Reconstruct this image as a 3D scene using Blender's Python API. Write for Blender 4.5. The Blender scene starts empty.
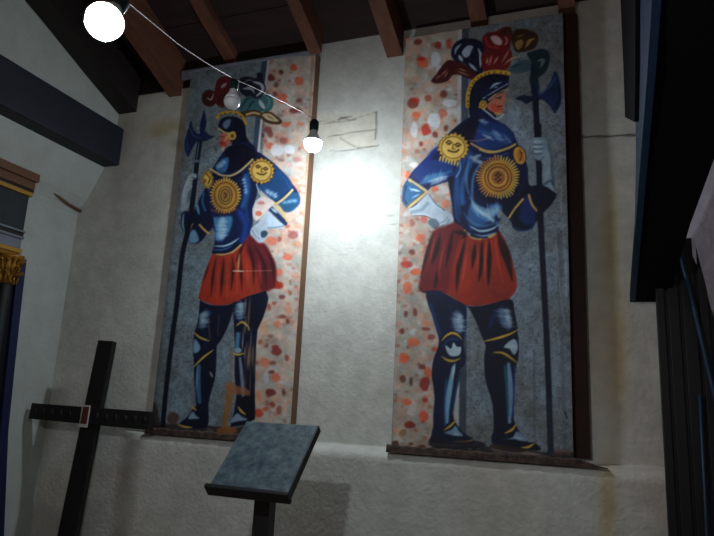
import bpy, bmesh, math, random
import numpy as np
from mathutils import Matrix, Vector
S = bpy.context.scene
COL = S.collection
# ------------------------------------------------------------------ camera model (eye 1.55 m)
F = 622.0
def _cam(yaw=20.7, pitch=12.2, roll=2.83):
    a, p, r = map(math.radians, (yaw, pitch, roll))
    f = np.array([-math.sin(a)*math.cos(p), math.cos(a)*math.cos(p), math.sin(p)])
    R0 = np.array([math.cos(a), math.sin(a), 0]); U0 = np.cross(R0, f)
    R = math.cos(r)*R0 + math.sin(r)*U0
    return R, np.cross(R, f), f
CR, CU, CF = _cam(); CP = np.array([0, 0, 1.55])
def ray(x, y): return CF*F + (x-357)*CR - (y-268)*CU
def proj(X, Y, Z):
    dx, dy, dz = X-CP[0], Y-CP[1], Z-CP[2]
    z = dx*CF[0]+dy*CF[1]+dz*CF[2]
    return 357+F*(dx*CR[0]+dy*CR[1]+dz*CR[2])/z, 268-F*(dx*CU[0]+dy*CU[1]+dz*CU[2])/z
def ony(x, y, Y): d = ray(x, y); return CP+d*(Y-CP[1])/d[1]
def onx(x, y, X): d = ray(x, y); return CP+d*(X-CP[0])/d[0]
def atd(x, y, dep): return CP+ray(x, y)*dep/F
cd = bpy.data.cameras.new('camera'); co = bpy.data.objects.new('camera', cd); COL.objects.link(co)
cd.sensor_width = 36; cd.lens = F/714*36; cd.clip_start = .02
m = Matrix(((CR[0], CU[0], -CF[0], CP[0]), (CR[1], CU[1], -CF[1], CP[1]), (CR[2], CU[2], -CF[2], CP[2]), (0, 0, 0, 1)))
co.matrix_world = m; S.camera = co
S.view_settings.view_transform = 'Standard'; S.view_settings.look = 'None'
S.view_settings.exposure = -.15; S.view_settings.gamma = 1

# ------------------------------------------------------------------ materials
def lin(c):
    c = np.asarray(c, float)/255.0
    return np.where(c <= .04045, c/12.92, ((c+.055)/1.055)**2.4)
def mat(name, rgb, rough=.7, var=.0, scale=6, bump=0., bscale=40, metal=0., vcol=False, rgb2=None, stretch=None, spec=.4, detail=6):
    M = bpy.data.materials.new(name); M.use_nodes = True
    nt = M.node_tree; N = nt.nodes; L = nt.links; P = N['Principled BSDF']
    P.inputs['Roughness'].default_value = rough; P.inputs['Metallic'].default_value = metal
    P.inputs['Specular IOR Level'].default_value = spec
    c = (*lin(rgb), 1); P.inputs['Base Color'].default_value = c
    tc = N.new('ShaderNodeTexCoord'); mp = N.new('ShaderNodeMapping'); L.new(tc.outputs['Object'], mp.inputs[0])
    if stretch: mp.inputs['Scale'].default_value = stretch
    out = None
    if vcol:
        at = N.new('ShaderNodeAttribute'); at.attribute_name = 'Col'; out = at.outputs['Color']
        L.new(out, P.inputs['Base Color'])
    if var > 0 or rgb2 is not None:
        n = N.new('ShaderNodeTexNoise'); n.inputs['Scale'].default_value = scale; n.inputs['Detail'].default_value = detail
        n.inputs['Roughness'].default_value = .65
        L.new(mp.outputs[0], n.inputs['Vector'])
        mr = N.new('ShaderNodeMapRange'); mr.inputs[1].default_value = .32; mr.inputs[2].default_value = .68
        L.new(n.outputs['Fac'], mr.inputs[0])
        mx = N.new('ShaderNodeMix'); mx.data_type = 'RGBA'
        if vcol:
            mx.blend_type = 'MULTIPLY'; mx.inputs[0].default_value = 1
            mr.inputs[3].default_value = 1-var; mr.inputs[4].default_value = 1+var*.5
            L.new(out, mx.inputs[6]); L.new(mr.outputs[0], mx.inputs[7])
        else:
            c2 = (*lin(rgb2), 1) if rgb2 is not None else (*[v*(1-var) for v in c[:3]], 1)
            mx.inputs[6].default_value = c; mx.inputs[7].default_value = c2
            L.new(mr.outputs[0], mx.inputs[0])
        L.new(mx.outputs[2], P.inputs['Base Color'])
    if bump > 0:
        n2 = N.new('ShaderNodeTexNoise'); n2.inputs['Scale'].default_value = bscale; n2.inputs['Detail'].default_value = 5
        L.new(mp.outputs[0], n2.inputs['Vector'])
        b = N.new('ShaderNodeBump'); b.inputs['Strength'].default_value = bump; b.inputs['Distance'].default_value = .01
        L.new(n2.outputs['Fac'], b.inputs['Height']); L.new(b.outputs[0], P.inputs['Normal'])
    return M
def emis(name, rgb, strength):
    M = mat(name, (235, 238, 240), .3); P = M.node_tree.nodes['Principled BSDF']
    P.inputs['Emission Color'].default_value = (*rgb, 1); P.inputs['Emission Strength'].default_value = strength
    return M

# ------------------------------------------------------------------ mesh helpers
def link(name, me, mt, parent=None, loc=None):
    o = bpy.data.objects.new(name, me); COL.objects.link(o)
    if mt: me.materials.append(mt)
    if parent: o.parent = parent
    if loc is not None: o.location = loc
    return o
def obj(name, bm, mt, parent=None, bevel=0., smooth=False):
    bmesh.ops.recalc_face_normals(bm, faces=bm.faces)
    if bevel: bmesh.ops.bevel(bm, geom=list(bm.edges), offset=bevel, segments=2, affect='EDGES', profile=.7)
    me = bpy.data.meshes.new(name); bm.to_mesh(me); bm.free()
    if smooth:
        for p in me.polygons: p.use_smooth = True
    return link(name, me, mt, parent)
def empty(name, loc=(0, 0, 0)):
    o = bpy.data.objects.new(name, None); COL.objects.link(o); o.location = loc; o.empty_display_size = .1; return o
def tag(o, label, cat, group=None):
    o['label'] = label; o['category'] = cat
    if group: o['group'] = group
    return o
def struct(o, label=None):
    o['kind'] = 'structure'
    if label: o['label'] = label
    return o
def box(bm, x0, x1, y0, y1, z0, z1, M=None):
    vs = [bm.verts.new((x, y, z)) for x in (x0, x1) for y in (y0, y1) for z in (z0, z1)]
    if M: 
        for v in vs: v.co = M @ v.co
    for q in ((0, 1, 3, 2), (4, 6, 7, 5), (0, 4, 5, 1), (2, 3, 7, 6), (0, 2, 6, 4), (1, 5, 7, 3)): bm.faces.new([vs[i] for i in q])
    return vs
def hexa(bm, A, B):
    "solid between quad A and quad B (each four points, same winding)"
    a = [bm.verts.new(tuple(map(float, p))) for p in A]; b = [bm.verts.new(tuple(map(float, p))) for p in B]
    n = len(a)
    bm.faces.new(a); bm.faces.new(b[::-1])
    for i in range(n): j = (i+1) % n; bm.faces.new((a[i], b[i], b[j], a[j]))
def tube(bm, pts, r, n=10, cap=True):
    pts = [Vector(tuple(map(float, p))) for p in pts]; rs = r if isinstance(r, (list, tuple)) else [r]*len(pts)
    rings = []
    for i, p in enumerate(pts):
        t = (pts[min(i+1, len(pts)-1)]-pts[max(i-1, 0)]).normalized()
        up = Vector((0, 0, 1)) if abs(t.z) < .9 else Vector((1, 0, 0))
        u = t.cross(up).normalized(); v = t.cross(u)
        rings.append([bm.verts.new(p+(u*math.cos(k*2*math.pi/n)+v*math.sin(k*2*math.pi/n))*rs[i]) for k in range(n)])
    for a, b in zip(rings, rings[1:]):
        for k in range(n): bm.faces.new((a[k], a[(k+1) % n], b[(k+1) % n], b[k]))
    if cap: bm.faces.new(rings[0]); bm.faces.new(rings[-1][::-1])
def lathe(bm, prof, n=32):
    "prof list of (r, z) around the local z axis"
    rings = []
    for r, z in prof:
        rings.append([bm.verts.new((r*math.cos(k*2*math.pi/n), r*math.sin(k*2*math.pi/n), z)) for k in range(n)] if r > 1e-6 else [bm.verts.new((0, 0, z))])
    for a, b in zip(rings, rings[1:]):
        if len(a) == 1 and len(b) == 1: continue
        for k in range(n):
            j = (k+1) % n
            if len(a) == 1: bm.faces.new((a[0], b[k], b[j]))
            elif len(b) == 1: bm.faces.new((a[k], a[j], b[0]))
            else: bm.faces.new((a[k], a[j], b[j], b[k]))
def grid_mesh(name, P, C, mask=None, smooth=False):
    "P (ny,nx,3) points, C (ny,nx,3) linear colours, mask (ny-1,nx-1) faces to keep"
    ny, nx = P.shape[:2]
    idx = np.arange(ny*nx).reshape(ny, nx)
    q = np.stack([idx[:-1, :-1], idx[:-1, 1:], idx[1:, 1:], idx[1:, :-1]], -1)
    q = q[mask] if mask is not None else q.reshape(-1, 4)
    used, inv = np.unique(q, return_inverse=True); inv = inv.reshape(-1, 4).astype(np.int32)
    V = P.reshape(-1, 3)[used]; K = C.reshape(-1, 3)[used]
    me = bpy.data.meshes.new(name)
    me.vertices.add(len(V)); me.vertices.foreach_set('co', V.astype(np.float32).ravel())
    n = len(inv); me.loops.add(n*4); me.loops.foreach_set('vertex_index', inv.ravel())
    me.polygons.add(n); me.polygons.foreach_set('loop_start', np.arange(n, dtype=np.int32)*4)
    me.update(calc_edges=True)
    at = me.color_attributes.new('Col', 'FLOAT_COLOR', 'POINT')
    at.data.foreach_set('color', np.concatenate([K, np.ones((len(K), 1))], 1).astype(np.float32).ravel())
    if smooth: me.polygons.foreach_set('use_smooth', np.ones(n, bool))
    me.validate()
    return me

# ------------------------------------------------------------------ painting engine (brushwork in the panels' paint)
def noise2(h, w, cells, seed, octaves=4):
    rng = np.random.default_rng(seed); out = np.zeros((h, w)); amp = 1; tot = 0; c = cells
    for o in range(octaves):
        cy, cx = max(2, int(c*h/w))+1, int(c)+1
        g = rng.random((cy+1, cx+1))
        yy = np.linspace(0, cy-1e-3, h); xx = np.linspace(0, cx-1e-3, w)
        yi = yy.astype(int); xi = xx.astype(int); fy = (yy-yi)[:, None]; fx = (xx-xi)[None]
        fy = fy*fy*(3-2*fy); fx = fx*fx*(3-2*fx)
        out += amp*((g[yi][:, xi]*(1-fx)+g[yi][:, xi+1]*fx)*(1-fy)+(g[yi+1][:, xi]*(1-fx)+g[yi+1][:, xi+1]*fx)*fy)
        tot += amp; amp *= .55; c *= 2
    return out/tot
def spline(p, closed=False, k=6):
    p = np.array(p, float)
    if len(p) < 3: return p
    n = len(p); out = []
    rng = range(n) if closed else range(n-1)
    for i in rng:
        if closed: a, b, c, d = p[(i-1) % n], p[i], p[(i+1) % n], p[(i+2) % n]
        else: a, b, c, d = p[max(i-1, 0)], p[i], p[i+1], p[min(i+2, n-1)]
        for t in np.linspace(0, 1, k, endpoint=False):
            out.append(.5*((2*b)+(-a+c)*t+(2*a-5*b+4*c-d)*t*t+(-a+3*b-3*c+d)*t**3))
    if not closed: out.append(p[-1])
    return np.array(out)
class Canvas:
    def __init__(s, x0, y0, x1, y1, ss=4):
        s.x0, s.y0, s.ss = x0, y0, ss; s.w = int((x1-x0)*ss); s.h = int((y1-y0)*ss)
        s.img = np.zeros((s.h, s.w, 3)); s.part = np.zeros((s.h, s.w), np.int16); s.cur = None
    def _win(s, q, pad):
        a = np.floor((q.min(0)-pad-[s.x0, s.y0])*s.ss).astype(int); b = np.ceil((q.max(0)+pad-[s.x0, s.y0])*s.ss).astype(int)
        a = np.maximum(a, 0); b = np.minimum(b, [s.w, s.h])
        if (b <= a).any(): return None
        X, Y = np.meshgrid(s.x0+(np.arange(a[0], b[0])+.5)/s.ss, s.y0+(np.arange(a[1], b[1])+.5)/s.ss)
        return slice(a[1], b[1]), slice(a[0], b[0]), X, Y
    def _put(s, sy, sx, m, col, alpha, part):
        col = np.asarray(col, float); m = m*alpha
        s.img[sy, sx] = s.img[sy, sx]*(1-m[..., None])+col*m[..., None]
        p = part if part is not None else s.cur
        if p is not None:
            v = s.part[sy, sx]; v[m > .5] = p
    def _dist(s, q, X, Y, closed):
        d = np.full(X.shape, 1e9); par = np.zeros(X.shape); L = 0
        seg = list(zip(q, np.roll(q, -1, 0))) if closed else list(zip(q[:-1], q[1:]))
        lens = [np.hypot(*(b-a)) for a, b in seg]; tot = max(sum(lens), 1e-6)
        for (a, b), l in zip(seg, lens):
            if l > 1e-9:
                t = np.clip(((X-a[0])*(b[0]-a[0])+(Y-a[1])*(b[1]-a[1]))/(l*l), 0, 1)
                e = np.hypot(X-a[0]-t*(b[0]-a[0]), Y-a[1]-t*(b[1]-a[1])); k = e < d
                d[k] = e[k]; par[k] = ((L+t*l)/tot)[k]
            L += l
        return d, par
    def fill(s, pts, col, smooth=True, soft=.5, alpha=1., part=None):
        q = spline(pts, True, 4) if smooth else np.array(pts, float)
        w = s._win(q, 1+soft)
        if w is None: return
        sy, sx, X, Y = w; d, _ = s._dist(q, X, Y, True)
        ins = np.zeros(X.shape, bool)
        for a, b in zip(q, np.roll(q, -1, 0)):
            if a[1] == b[1]: continue
            c = (a[1] > Y) != (b[1] > Y)
            ins ^= c & (X < (b[0]-a[0])*(Y-a[1])/(b[1]-a[1])+a[0])
        sd = np.where(ins, d, -d)
        s._put(sy, sx, np.clip(.5+sd/soft, 0, 1), col, alpha, part)
    def line(s, pts, wd, col, taper=0., soft=.5, alpha=1., part=None, smooth=True):
        q = spline(pts, False, 5) if smooth else np.array(pts, float)
        w = s._win(q, wd+1)
        if w is None: return
        sy, sx, X, Y = w; d, t = s._dist(q, X, Y, False)
        hw = wd/2*(1-taper*np.abs(2*t-1)**1.5) if taper <= 1 else wd/2*(1-t)
        s._put(sy, sx, np.clip(.5+(hw-d)/soft, 0, 1), col, alpha, part)
    def ell(s, cx, cy, rx, ry, col, soft=.5, alpha=1., part=None, ang=0.):
        t = np.linspace(0, 2*math.pi, 20, endpoint=False); c, n = math.cos(ang), math.sin(ang)
        x, y = rx*np.cos(t), ry*np.sin(t)
        s.fill(np.stack([cx+x*c-y*n, cy+x*n+y*c], 1), col, False, soft, alpha, part)
    def ring(s, cx, cy, rx, ry, wd, col, **k):
        t = np.linspace(0, 2*math.pi, 28); s.line(np.stack([cx+rx*np.cos(t), cy+ry*np.sin(t)], 1), wd, col, smooth=False, **k)
    def hatch(s, a, b, n, vec, wd, col, seed=1, alpha=.8, jit=.35):
        "n brush strokes along a to b, each running by vec"
        r = random.Random(seed); a = np.array(a, float); b = np.array(b, float); vec = np.array(vec, float)
        s.line([a, b], float(np.hypot(*vec))*.75, col, taper=.5, soft=2.5, alpha=.4*alpha, smooth=False)
        for i in range(n):
            o = a+(b-a)*((i+.5)/n); k = 1+r.uniform(-jit, jit); h = r.uniform(-jit, jit)*.5
            p0 = o+vec*(h-.5*k); p1 = o+vec*(h+.5*k); mid = (p0+p1)/2+np.array([r.uniform(-.4, .4), r.uniform(-.4, .4)])
            s.line([p0, mid, p1], wd*r.uniform(.8, 1.4), col, taper=1., soft=1., alpha=alpha*r.uniform(.6, .95))
    def finish(s, seed):
        "age the paint: soft brush edges, grime and rubbed patches"
        I = s.img
        for k in (1, 2, 1):
            P = np.pad(I, ((k, k), (k, k), (0, 0)), 'edge'); I = (P[:-2*k, k:-k]+P[2*k:, k:-k]+P[k:-k, :-2*k]+P[k:-k, 2*k:]+P[k:-k, k:-k]*2)/6
        n = noise2(s.h, s.w, 14, seed, 5)[..., None]; f = noise2(s.h, s.w, 90, seed+3, 3)[..., None]
        g = I.mean(-1, keepdims=True)
        I = g+(I-g)*(.80+.22*n)
        rub = np.clip((n-.55)*4, 0, 1)*np.clip((f-.5)*5, 0, 1)
        I = I*(.82+.3*n+.1*(f-.5))*(1-.25*rub)+rub*.16*np.array([120, 112, 104])
        bl = np.clip(((I[..., 2]-I[..., 0])/np.maximum(I[..., 2], 1)-.5)*3, 0, 1)[..., None]
        I = I*(1-bl*np.array([.0, .04, .14]))
        s.img = np.clip(I, 0, 255)
    def sample(s, px, py):
        x = np.clip((px-s.x0)*s.ss-.5, 0, s.w-1.001); y = np.clip((py-s.y0)*s.ss-.5, 0, s.h-1.001)
        xi = x.astype(int); yi = y.astype(int); fx = (x-xi)[..., None]; fy = (y-yi)[..., None]; I = s.img
        return (I[yi, xi]*(1-fx)+I[yi, xi+1]*fx)*(1-fy)+(I[yi+1, xi]*(1-fx)+I[yi+1, xi+1]*fx)*fy
    def ids(s, px, py):
        x = np.clip((px-s.x0)*s.ss, 0, s.w-1).astype(int); y = np.clip((py-s.y0)*s.ss, 0, s.h-1).astype(int); return s.part[y, x]
def Z(x0, y0, *pts): return [(x0+u/6.96, y0+v/6.96) for u, v in pts]

NAVY = (8, 14, 42); BLUE = (18, 52, 128); MID = (34, 88, 160); LIGHT = (120, 172, 205); WHITE = (205, 224, 232)
GOLD = (205, 160, 48); DGOLD = (120, 78, 18); RED = (168, 44, 22); DRED = (58, 14, 14); GLOVE = (172, 190, 205)
STONE = (128, 140, 148); STEEL = (16, 30, 66); BROWN = (92, 44, 30)
BG, BORDER, KNIGHT, PLUME, HELMET, SKIRT, HALBERD, GLOVES, EMBLEM, FACE, GLOVE2, SUN1, SUN2 = range(13)
LUX1 = 1900.0; LUX2 = 700.0; AMB = .15
def terrazzo(c, xl, xr, ytop, ybot, seed, base=(182, 168, 152), spots=()):
    "painted marble-chip border between two slanted edges xl(y), xr(y)"
    c.cur = BORDER
    c.fill([(xl(ytop), ytop), (xr(ytop), ytop), (xr(ybot), ybot), (xl(ybot), ybot)], base, False, .4)
    m0 = c.img.copy(); nn = noise2(c.h, c.w, 22, seed+40, 4)[..., None]; n2_ = noise2(c.h, c.w, 34, seed+41, 3)[..., None]
    sel = (c.part == BORDER)[..., None]
    c.img = np.where(sel, m0*(.80+.3*nn)*np.array([1, 1, 1])+(n2_-.5)*np.array([60, -14, -30]), c.img)
    r = random.Random(seed)
    pal = [((176, 70, 48), .85), ((150, 48, 36), .85), ((214, 122, 84), .7), ((222, 150, 112), .6), ((190, 196, 204), .8), ((206, 206, 208), .8), ((120, 52, 44), .85), ((168, 112, 90), .5), ((178, 160, 142), .6)]
    for i in range(int((ybot-ytop)*1.0)):
        y = r.uniform(ytop+1, ybot-1); x = r.uniform(xl(y)-1, xr(y)+1); k = r.choice([4, 5, 4, 5, 2, 3, 0, 1, 6, 7, 8] if i < (ybot-ytop)*.5 else [0, 1, 2, 6, 0, 7, 5, 3])
        col, al = pal[k]; s = r.uniform(1.0, 3.0) if k in (0, 1, 6) else r.uniform(2, 5.5)
        a = r.uniform(0, 6.28); n = r.randint(5, 7)
        pts = [(x+s*r.uniform(.5, 1.1)*math.cos(a+j*6.28/n)*1.1, y+s*r.uniform(.5, 1.1)*math.sin(a+j*6.28/n)*.85) for j in range(n)]
        pts = [(min(max(px, xl(py)), xr(py)), py) for px, py in pts]
        c.fill(pts, col, True, 1.8, al*r.uniform(.3, .75))
    for (x, y, rx, ry, col) in spots: 
        a = r.uniform(-.6, .6); n = 7
        pts = [(x+rx*r.uniform(.75, 1.1)*math.cos(a+j*6.28/n), y+ry*r.uniform(.75, 1.1)*math.sin(a+j*6.28/n)) for j in range(n)]
        c.fill(pts, col, True, 1.6, .85)
def stone(c, seed, base=STONE):
    c.img[:] = base
    n = noise2(c.h, c.w, 40, seed, 5); n1 = noise2(c.h, c.w, 5, seed+1, 3); f = noise2(c.h, c.w, 220, seed+2, 2)
    k = (.72+.42*n)*(.82+.36*n1)
    c.img *= k[..., None]
    c.img *= np.array([1, 1, 1])+(n1[..., None]-.5)*np.array([-.12, 0, .16])
    spk = np.clip((f-.66)*9, 0, 1)*.5; c.img *= (1-spk)[..., None]
def sunface(c, cx, cy, rx, ry, n=22, seed=3):
    r = random.Random(seed); pts = []
    for i in range(n*2):
        a = i*math.pi/n; k = (1.0 if i % 2 else .86)*r.uniform(.95, 1.05); pts.append((cx+rx*k*math.cos(a), cy+ry*k*math.sin(a)))
    c.fill(pts, DGOLD, False); c.fill([(cx+(x-cx)*.93, cy+(y-cy)*.93) for x, y in pts], (200, 160, 62), False)
    c.ring(cx, cy, rx*.72, ry*.72, .8, (70, 44, 14), alpha=.8); c.ell(cx, cy, rx*.66, ry*.66, (214, 178, 84))
def beard_face(c, cx, cy, s, lean=0.):
    D = (64, 40, 14)
    for dx in (-.36, .36):
        c.line([(cx+(dx-.22)*s, cy-.22*s+lean*dx*s), (cx+dx*s, cy-.36*s+lean*dx*s), (cx+(dx+.24)*s, cy-.2*s+lean*dx*s)], .12*s, D)
        c.ell(cx+dx*s, cy-.12*s+lean*dx*s, .17*s, .09*s, D)
    c.line([(cx+.02*s, cy-.2*s), (cx-.08*s, cy+.16*s), (cx+.1*s, cy+.2*s)], .12*s, (120, 84, 30))
    c.line([(cx-.42*s, cy+.3*s), (cx-.1*s, cy+.42*s), (cx+.2*s, cy+.42*s), (cx+.42*s, cy+.26*s)], .14*s, D)

def paint_right():
    c = Canvas(386, 4, 584, 472, 4); stone(c, 11)
    xl = lambda y: 403-(y-45)*.028; xr = lambda y: 458-(y-30)*.0085
    pan = (c.img*0+1)
    # darker painted joints in the stone
    c.line([(465.5, 15), (463.5, 250), (462.5, 460)], 7.0, (58, 68, 82), alpha=.92, smooth=False)
    c.line([(558, 230), (561, 330), (563, 380), (565, 460)], 4, (84, 96, 104), alpha=.45)
    c.line([(534, 350), (535, 460)], 2.2, (84, 94, 98), alpha=.5)
    c.line([(460, 15), (457.5, 250), (456.5, 448)], 4.2, (192, 188, 186), alpha=1, smooth=False, part=BORDER)
    sp = []
    R_, O_, W_, B_ = (176, 40, 30), (222, 96, 56), (204, 214, 222), (120, 46, 36)
    for x, y, rx, ry, k in [(438, 45, 4, 4.5, R_), (449, 44, 3.5, 5, (190, 70, 52)), (423, 63, 7, 6, O_), (421, 59, 5, 2.5, R_), (436, 60, 6, 8, W_), (418, 42, 5, 3, B_), (440, 70, 4, 5, W_),
                            (413, 103, 6, 5.5, B_), (415, 100, 5, 3, R_), (444, 94, 4, 4, B_), (428, 98, 4, 4, (160, 70, 56)), (416, 115, 5, 4, O_), (434, 120, 7, 9, W_), (450, 103, 8, 4, W_), (443, 113, 5, 4, (200, 110, 84)),
                            (426, 130, 5.5, 6, R_), (435.5, 134.5, 3, 3.5, B_), (446, 128, 2.5, 4, B_), (414, 130, 3.5, 8, W_), (421, 144, 2.5, 2.5, B_), (408, 175, 3, 4, O_), (414, 165, 5, 3, (224, 220, 218)),
                            (443, 190, 8, 5, (196, 190, 186)), (435, 189, 4, 3, O_), (446, 204, 5, 5, (214, 118, 82)), (424, 219, 4, 4, (190, 90, 76)), (412, 223, 3, 4, (150, 90, 76)), (420, 238, 5, 4, O_), (412, 252, 3, 3, B_),
                            (407, 264, 6, 4, R_), (416, 272, 6, 4, O_), (407, 288, 5, 6, O_), (406, 277, 3, 4, (196, 120, 90)), (406, 314, 2, 3.5, B_), (415, 312, 2.5, 4, B_), (402, 331, 3, 3, B_), (426, 329, 5, 2, (140, 48, 38)), (431, 337, 4, 3, (150, 60, 48)),
                            (413, 342, 7, 5, (226, 100, 58)), (435, 349, 4, 2.5, (200, 70, 44)), (404, 358, 6, 5.5, (222, 84, 44)), (422, 367, 4, 3, B_), (428, 373, 4, 6, (222, 100, 60)), (403, 379, 3.5, 4, (110, 50, 34)), (411, 382, 2, 5, (110, 50, 34)), (425, 384, 5.5, 8, (148, 34, 26)),
                            (407, 402, 5, 4, O_), (425, 400, 3.5, 2.5, R_), (424, 416, 5, 5.5, (226, 78, 46)), (410, 425, 6, 4, (140, 34, 28)), (403, 433, 4, 4, (150, 110, 70)), (412, 411, 4, 5, (190, 186, 184))]:
        sp.append((x, y, rx, ry, k))
    terrazzo(c, xl, xr, 30, 470, 5, spots=sp)
    # rubble strip at the foot
    c.cur = BORDER
    c.fill([(390, 445), (431, 438), (432, 456), (390, 452)], (150, 128, 110), False, .8, .6)
    c.fill([(390, 443), (398, 441), (398, 452), (390, 452)], (90, 50, 36), True, 1, .9)
    for x, y, s in [(411, 444, 2.5), (422, 447, 4), (404, 448, 3), (427, 451, 3)]: c.ell(x, y, s, s*.6, (96, 44, 34), alpha=.8)
    c.cur = BG
    c.fill([(432, 446), (470, 446), (500, 447), (540, 452), (576, 452), (576, 470), (432, 470)], (44, 38, 38), False, 1, .95)
    c.fill([(492, 446), (500, 447), (540, 454), (536, 456), (496, 451)], (150, 130, 116), True, 1.5, .8)
    for x in (553, 560, 568): c.ell(x, 452, 4, 3.5, (120, 84, 66), soft=2, alpha=.6)
    for x, y in [(459, 447), (478, 448), (470, 449), (520, 452)]: c.ell(x, y, 1.6, 1, (140, 130, 126), alpha=.7)
    # scratches at the right edge
    for p in [[(556, 240), (558, 262), (561, 300), (564, 320)], [(563, 225), (565, 260), (566.5, 300)], [(566, 262), (567, 296)], [(561, 185), (561.5, 215)], [(557, 330), (560, 345)]]:
        c.line(p, .7, (205, 208, 210), alpha=.55, part=BG)
    c.line([(560.5, 232), (562, 275)], 5, (88, 92, 104), alpha=.45, soft=3)
    c.line([(565, 412), (567, 418)], 1.6, (26, 28, 40))
    # halberd
    c.cur = HALBERD
    c.line([(535.5, 95), (536.7, 123), (539.2, 171.5), (541.3, 234), (546.4, 333), (549.2, 403), (550.8, 452)], 6, (14, 22, 44))
    c.line([(549.5, 400), (551, 455)], 5, (40, 52, 70), alpha=.6)
    c.fill([(533.6, 62), (536, 74), (539.3, 84), (538.5, 97), (533, 97), (530.5, 85), (532, 74)], STEEL)
    c.line([(537.5, 82), (538.5, 94)], 1, MID, alpha=.7)
    c.fill([(515, 98.7), (523, 95), (530, 96), (543, 95), (553, 99), (552, 104), (541, 99.5), (531, 101.5), (526.5, 103.8), (521, 101)], STEEL)
    c.fill([(537, 96), (545, 90), (551, 80), (554.7, 71), (559, 78), (561.3, 92), (560.8, 104), (554.7, 113.5), (550.5, 107), (543, 100)], (24, 44, 92))
    c.line([(541, 94), (549, 87), (555.5, 78)], 1.5, (58, 92, 140), alpha=.9); c.line([(559, 86), (559.5, 98), (555.5, 108)], 1.5, NAVY)
    c.line([(539.3, 106), (540.3, 120)], .9, (150, 165, 180), alpha=.6)
    c.fill([(534, 123.8), (541.5, 123.8), (541.5, 137), (535, 137)], (12, 20, 34), False)
    # plume
    c.cur = PLUME
    c.fill(Z(390, 20, (285, 425), (320, 380), (350, 335), (395, 285), (440, 280), (520, 310), (600, 365), (630, 400), (590, 425), (520, 395), (445, 380), (400, 425), (330, 442)), (70, 16, 18))
    for a, b in [((345, 400), (405, 335)), ((375, 402), (405, 355)), ((320, 410), (350, 385)), ((455, 352), (560, 390)), ((470, 335), (540, 360))]:
        c.line(Z(390, 20, a, b), 1.3, (186, 150, 118), taper=1., alpha=.85)
    c.fill(Z(390, 20, (425, 230), (440, 175), (495, 135), (590, 130), (650, 170), (665, 250), (655, 345), (615, 385), (570, 350), (520, 300), (470, 295), (432, 262)), (12, 20, 50))
    c.line(Z(390, 20, (452, 240), (462, 200), (500, 165)), 2.6, (150, 172, 192), taper=.8)
    c.fill(Z(390, 20, (500, 225), (540, 178), (585, 190), (565, 235), (525, 262)), (158, 180, 198))
    c.line(Z(390, 20, (480, 248), (503, 285)), 3.6, (172, 190, 204), taper=.6)
    c.line(Z(390, 20, (612, 195), (632, 250), (628, 330)), 3.4, (168, 188, 204), taper=.8)
    c.line(Z(390, 20, (548, 300), (605, 355)), 2.8, (160, 182, 200), taper=.8)
    c.line(Z(390, 20, (600, 165), (560, 250), (600, 330)), 1.3, (14, 20, 52))
    c.fill(Z(480, 10, (15, 205), (45, 160), (110, 148), (160, 120), (215, 122), (222, 200), (205, 260), (225, 310), (195, 405), (110, 430), (30, 430), (5, 330), (28, 280)), (112, 22, 26))
    c.fill(Z(480, 10, (150, 130), (212, 125), (215, 170), (160, 180)), (70, 28, 26))
    c.fill(Z(480, 10, (72, 188), (112, 178), (150, 208), (148, 242), (100, 235)), (206, 170, 176))
    c.line(Z(480, 10, (40, 200), (60, 250), (120, 262)), 2.4, (176, 38, 36)); c.line(Z(480, 10, (178, 190), (190, 215), (175, 240)), 1.6, (170, 130, 130))
    for a, b in [((60, 392), (85, 310)), ((90, 382), (130, 318)), ((148, 372), (205, 275)), ((45, 380), (55, 330))]: c.line(Z(480, 10, a, b), 1.8, (206, 140, 118), taper=1.)
    c.line(Z(480, 10, (165, 388), (210, 345), (285, 318)), 2., (190, 158, 120), taper=1.)
    c.fill(Z(480, 10, (222, 205), (235, 150), (300, 130), (392, 162), (405, 215), (375, 268), (300, 292), (245, 288)), (58, 36, 20))
    c.fill(Z(480, 10, (245, 225), (290, 205), (300, 235), (270, 275), (250, 262)), (160, 122, 60)); c.line(Z(480, 10, (320, 260), (345, 215), (380, 200)), 3.6, (172, 134, 70), taper=.8)
    c.line(Z(480, 10, (250, 190), (310, 170)), 2.2, (120, 84, 44), taper=.8)
    c.fill(Z(480, 10, (200, 412), (280, 350), (345, 355), (360, 400), (330, 430), (240, 440)), (52, 84, 98), soft=1.5, alpha=.9)
    c.line(Z(480, 10, (215, 400), (290, 375)), 2.2, (20, 44, 66), taper=.8)
    c.fill(Z(480, 10, (325, 305), (380, 283), (440, 270), (482, 300), (485, 360), (455, 430), (410, 470), (375, 530), (345, 510), (350, 430), (355, 360)), (20, 44, 54))
    c.line(Z(480, 10, (400, 355), (440, 350), (420, 400)), 3.4, (96, 116, 122), taper=.8); c.line(Z(480, 10, (375, 380), (365, 480)), 2.5, (18, 30, 60))
    # helmet
    c.cur = HELMET
    c.fill([(468.5, 106), (467.5, 96), (470.5, 86), (476, 79), (485, 74), (497, 72), (507.5, 73.5), (509, 80), (504, 92), (498, 104), (492, 128), (474, 130), (470, 117)], NAVY)
    c.line([(467.6, 106), (467.8, 95), (470.8, 85.5), (476.5, 78.4), (485, 73.6), (496, 71.6), (508.7, 73.4)], 3.8, GOLD)
    for t in np.linspace(.04, .96, 14):
        q = spline([(467.6, 106), (467.8, 95), (470.8, 85.5), (476.5, 78.4), (485, 73.6), (496, 71.6), (508.7, 73.4)]); p = q[int(t*(len(q)-1))]; c.ell(p[0]+.4, p[1]+.5, .9, .9, (60, 36, 12))
    c.fill([(481, 99), (484, 91), (497, 81), (507, 80.5), (508.5, 85), (500, 92), (488, 101)], (16, 26, 70))
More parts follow.
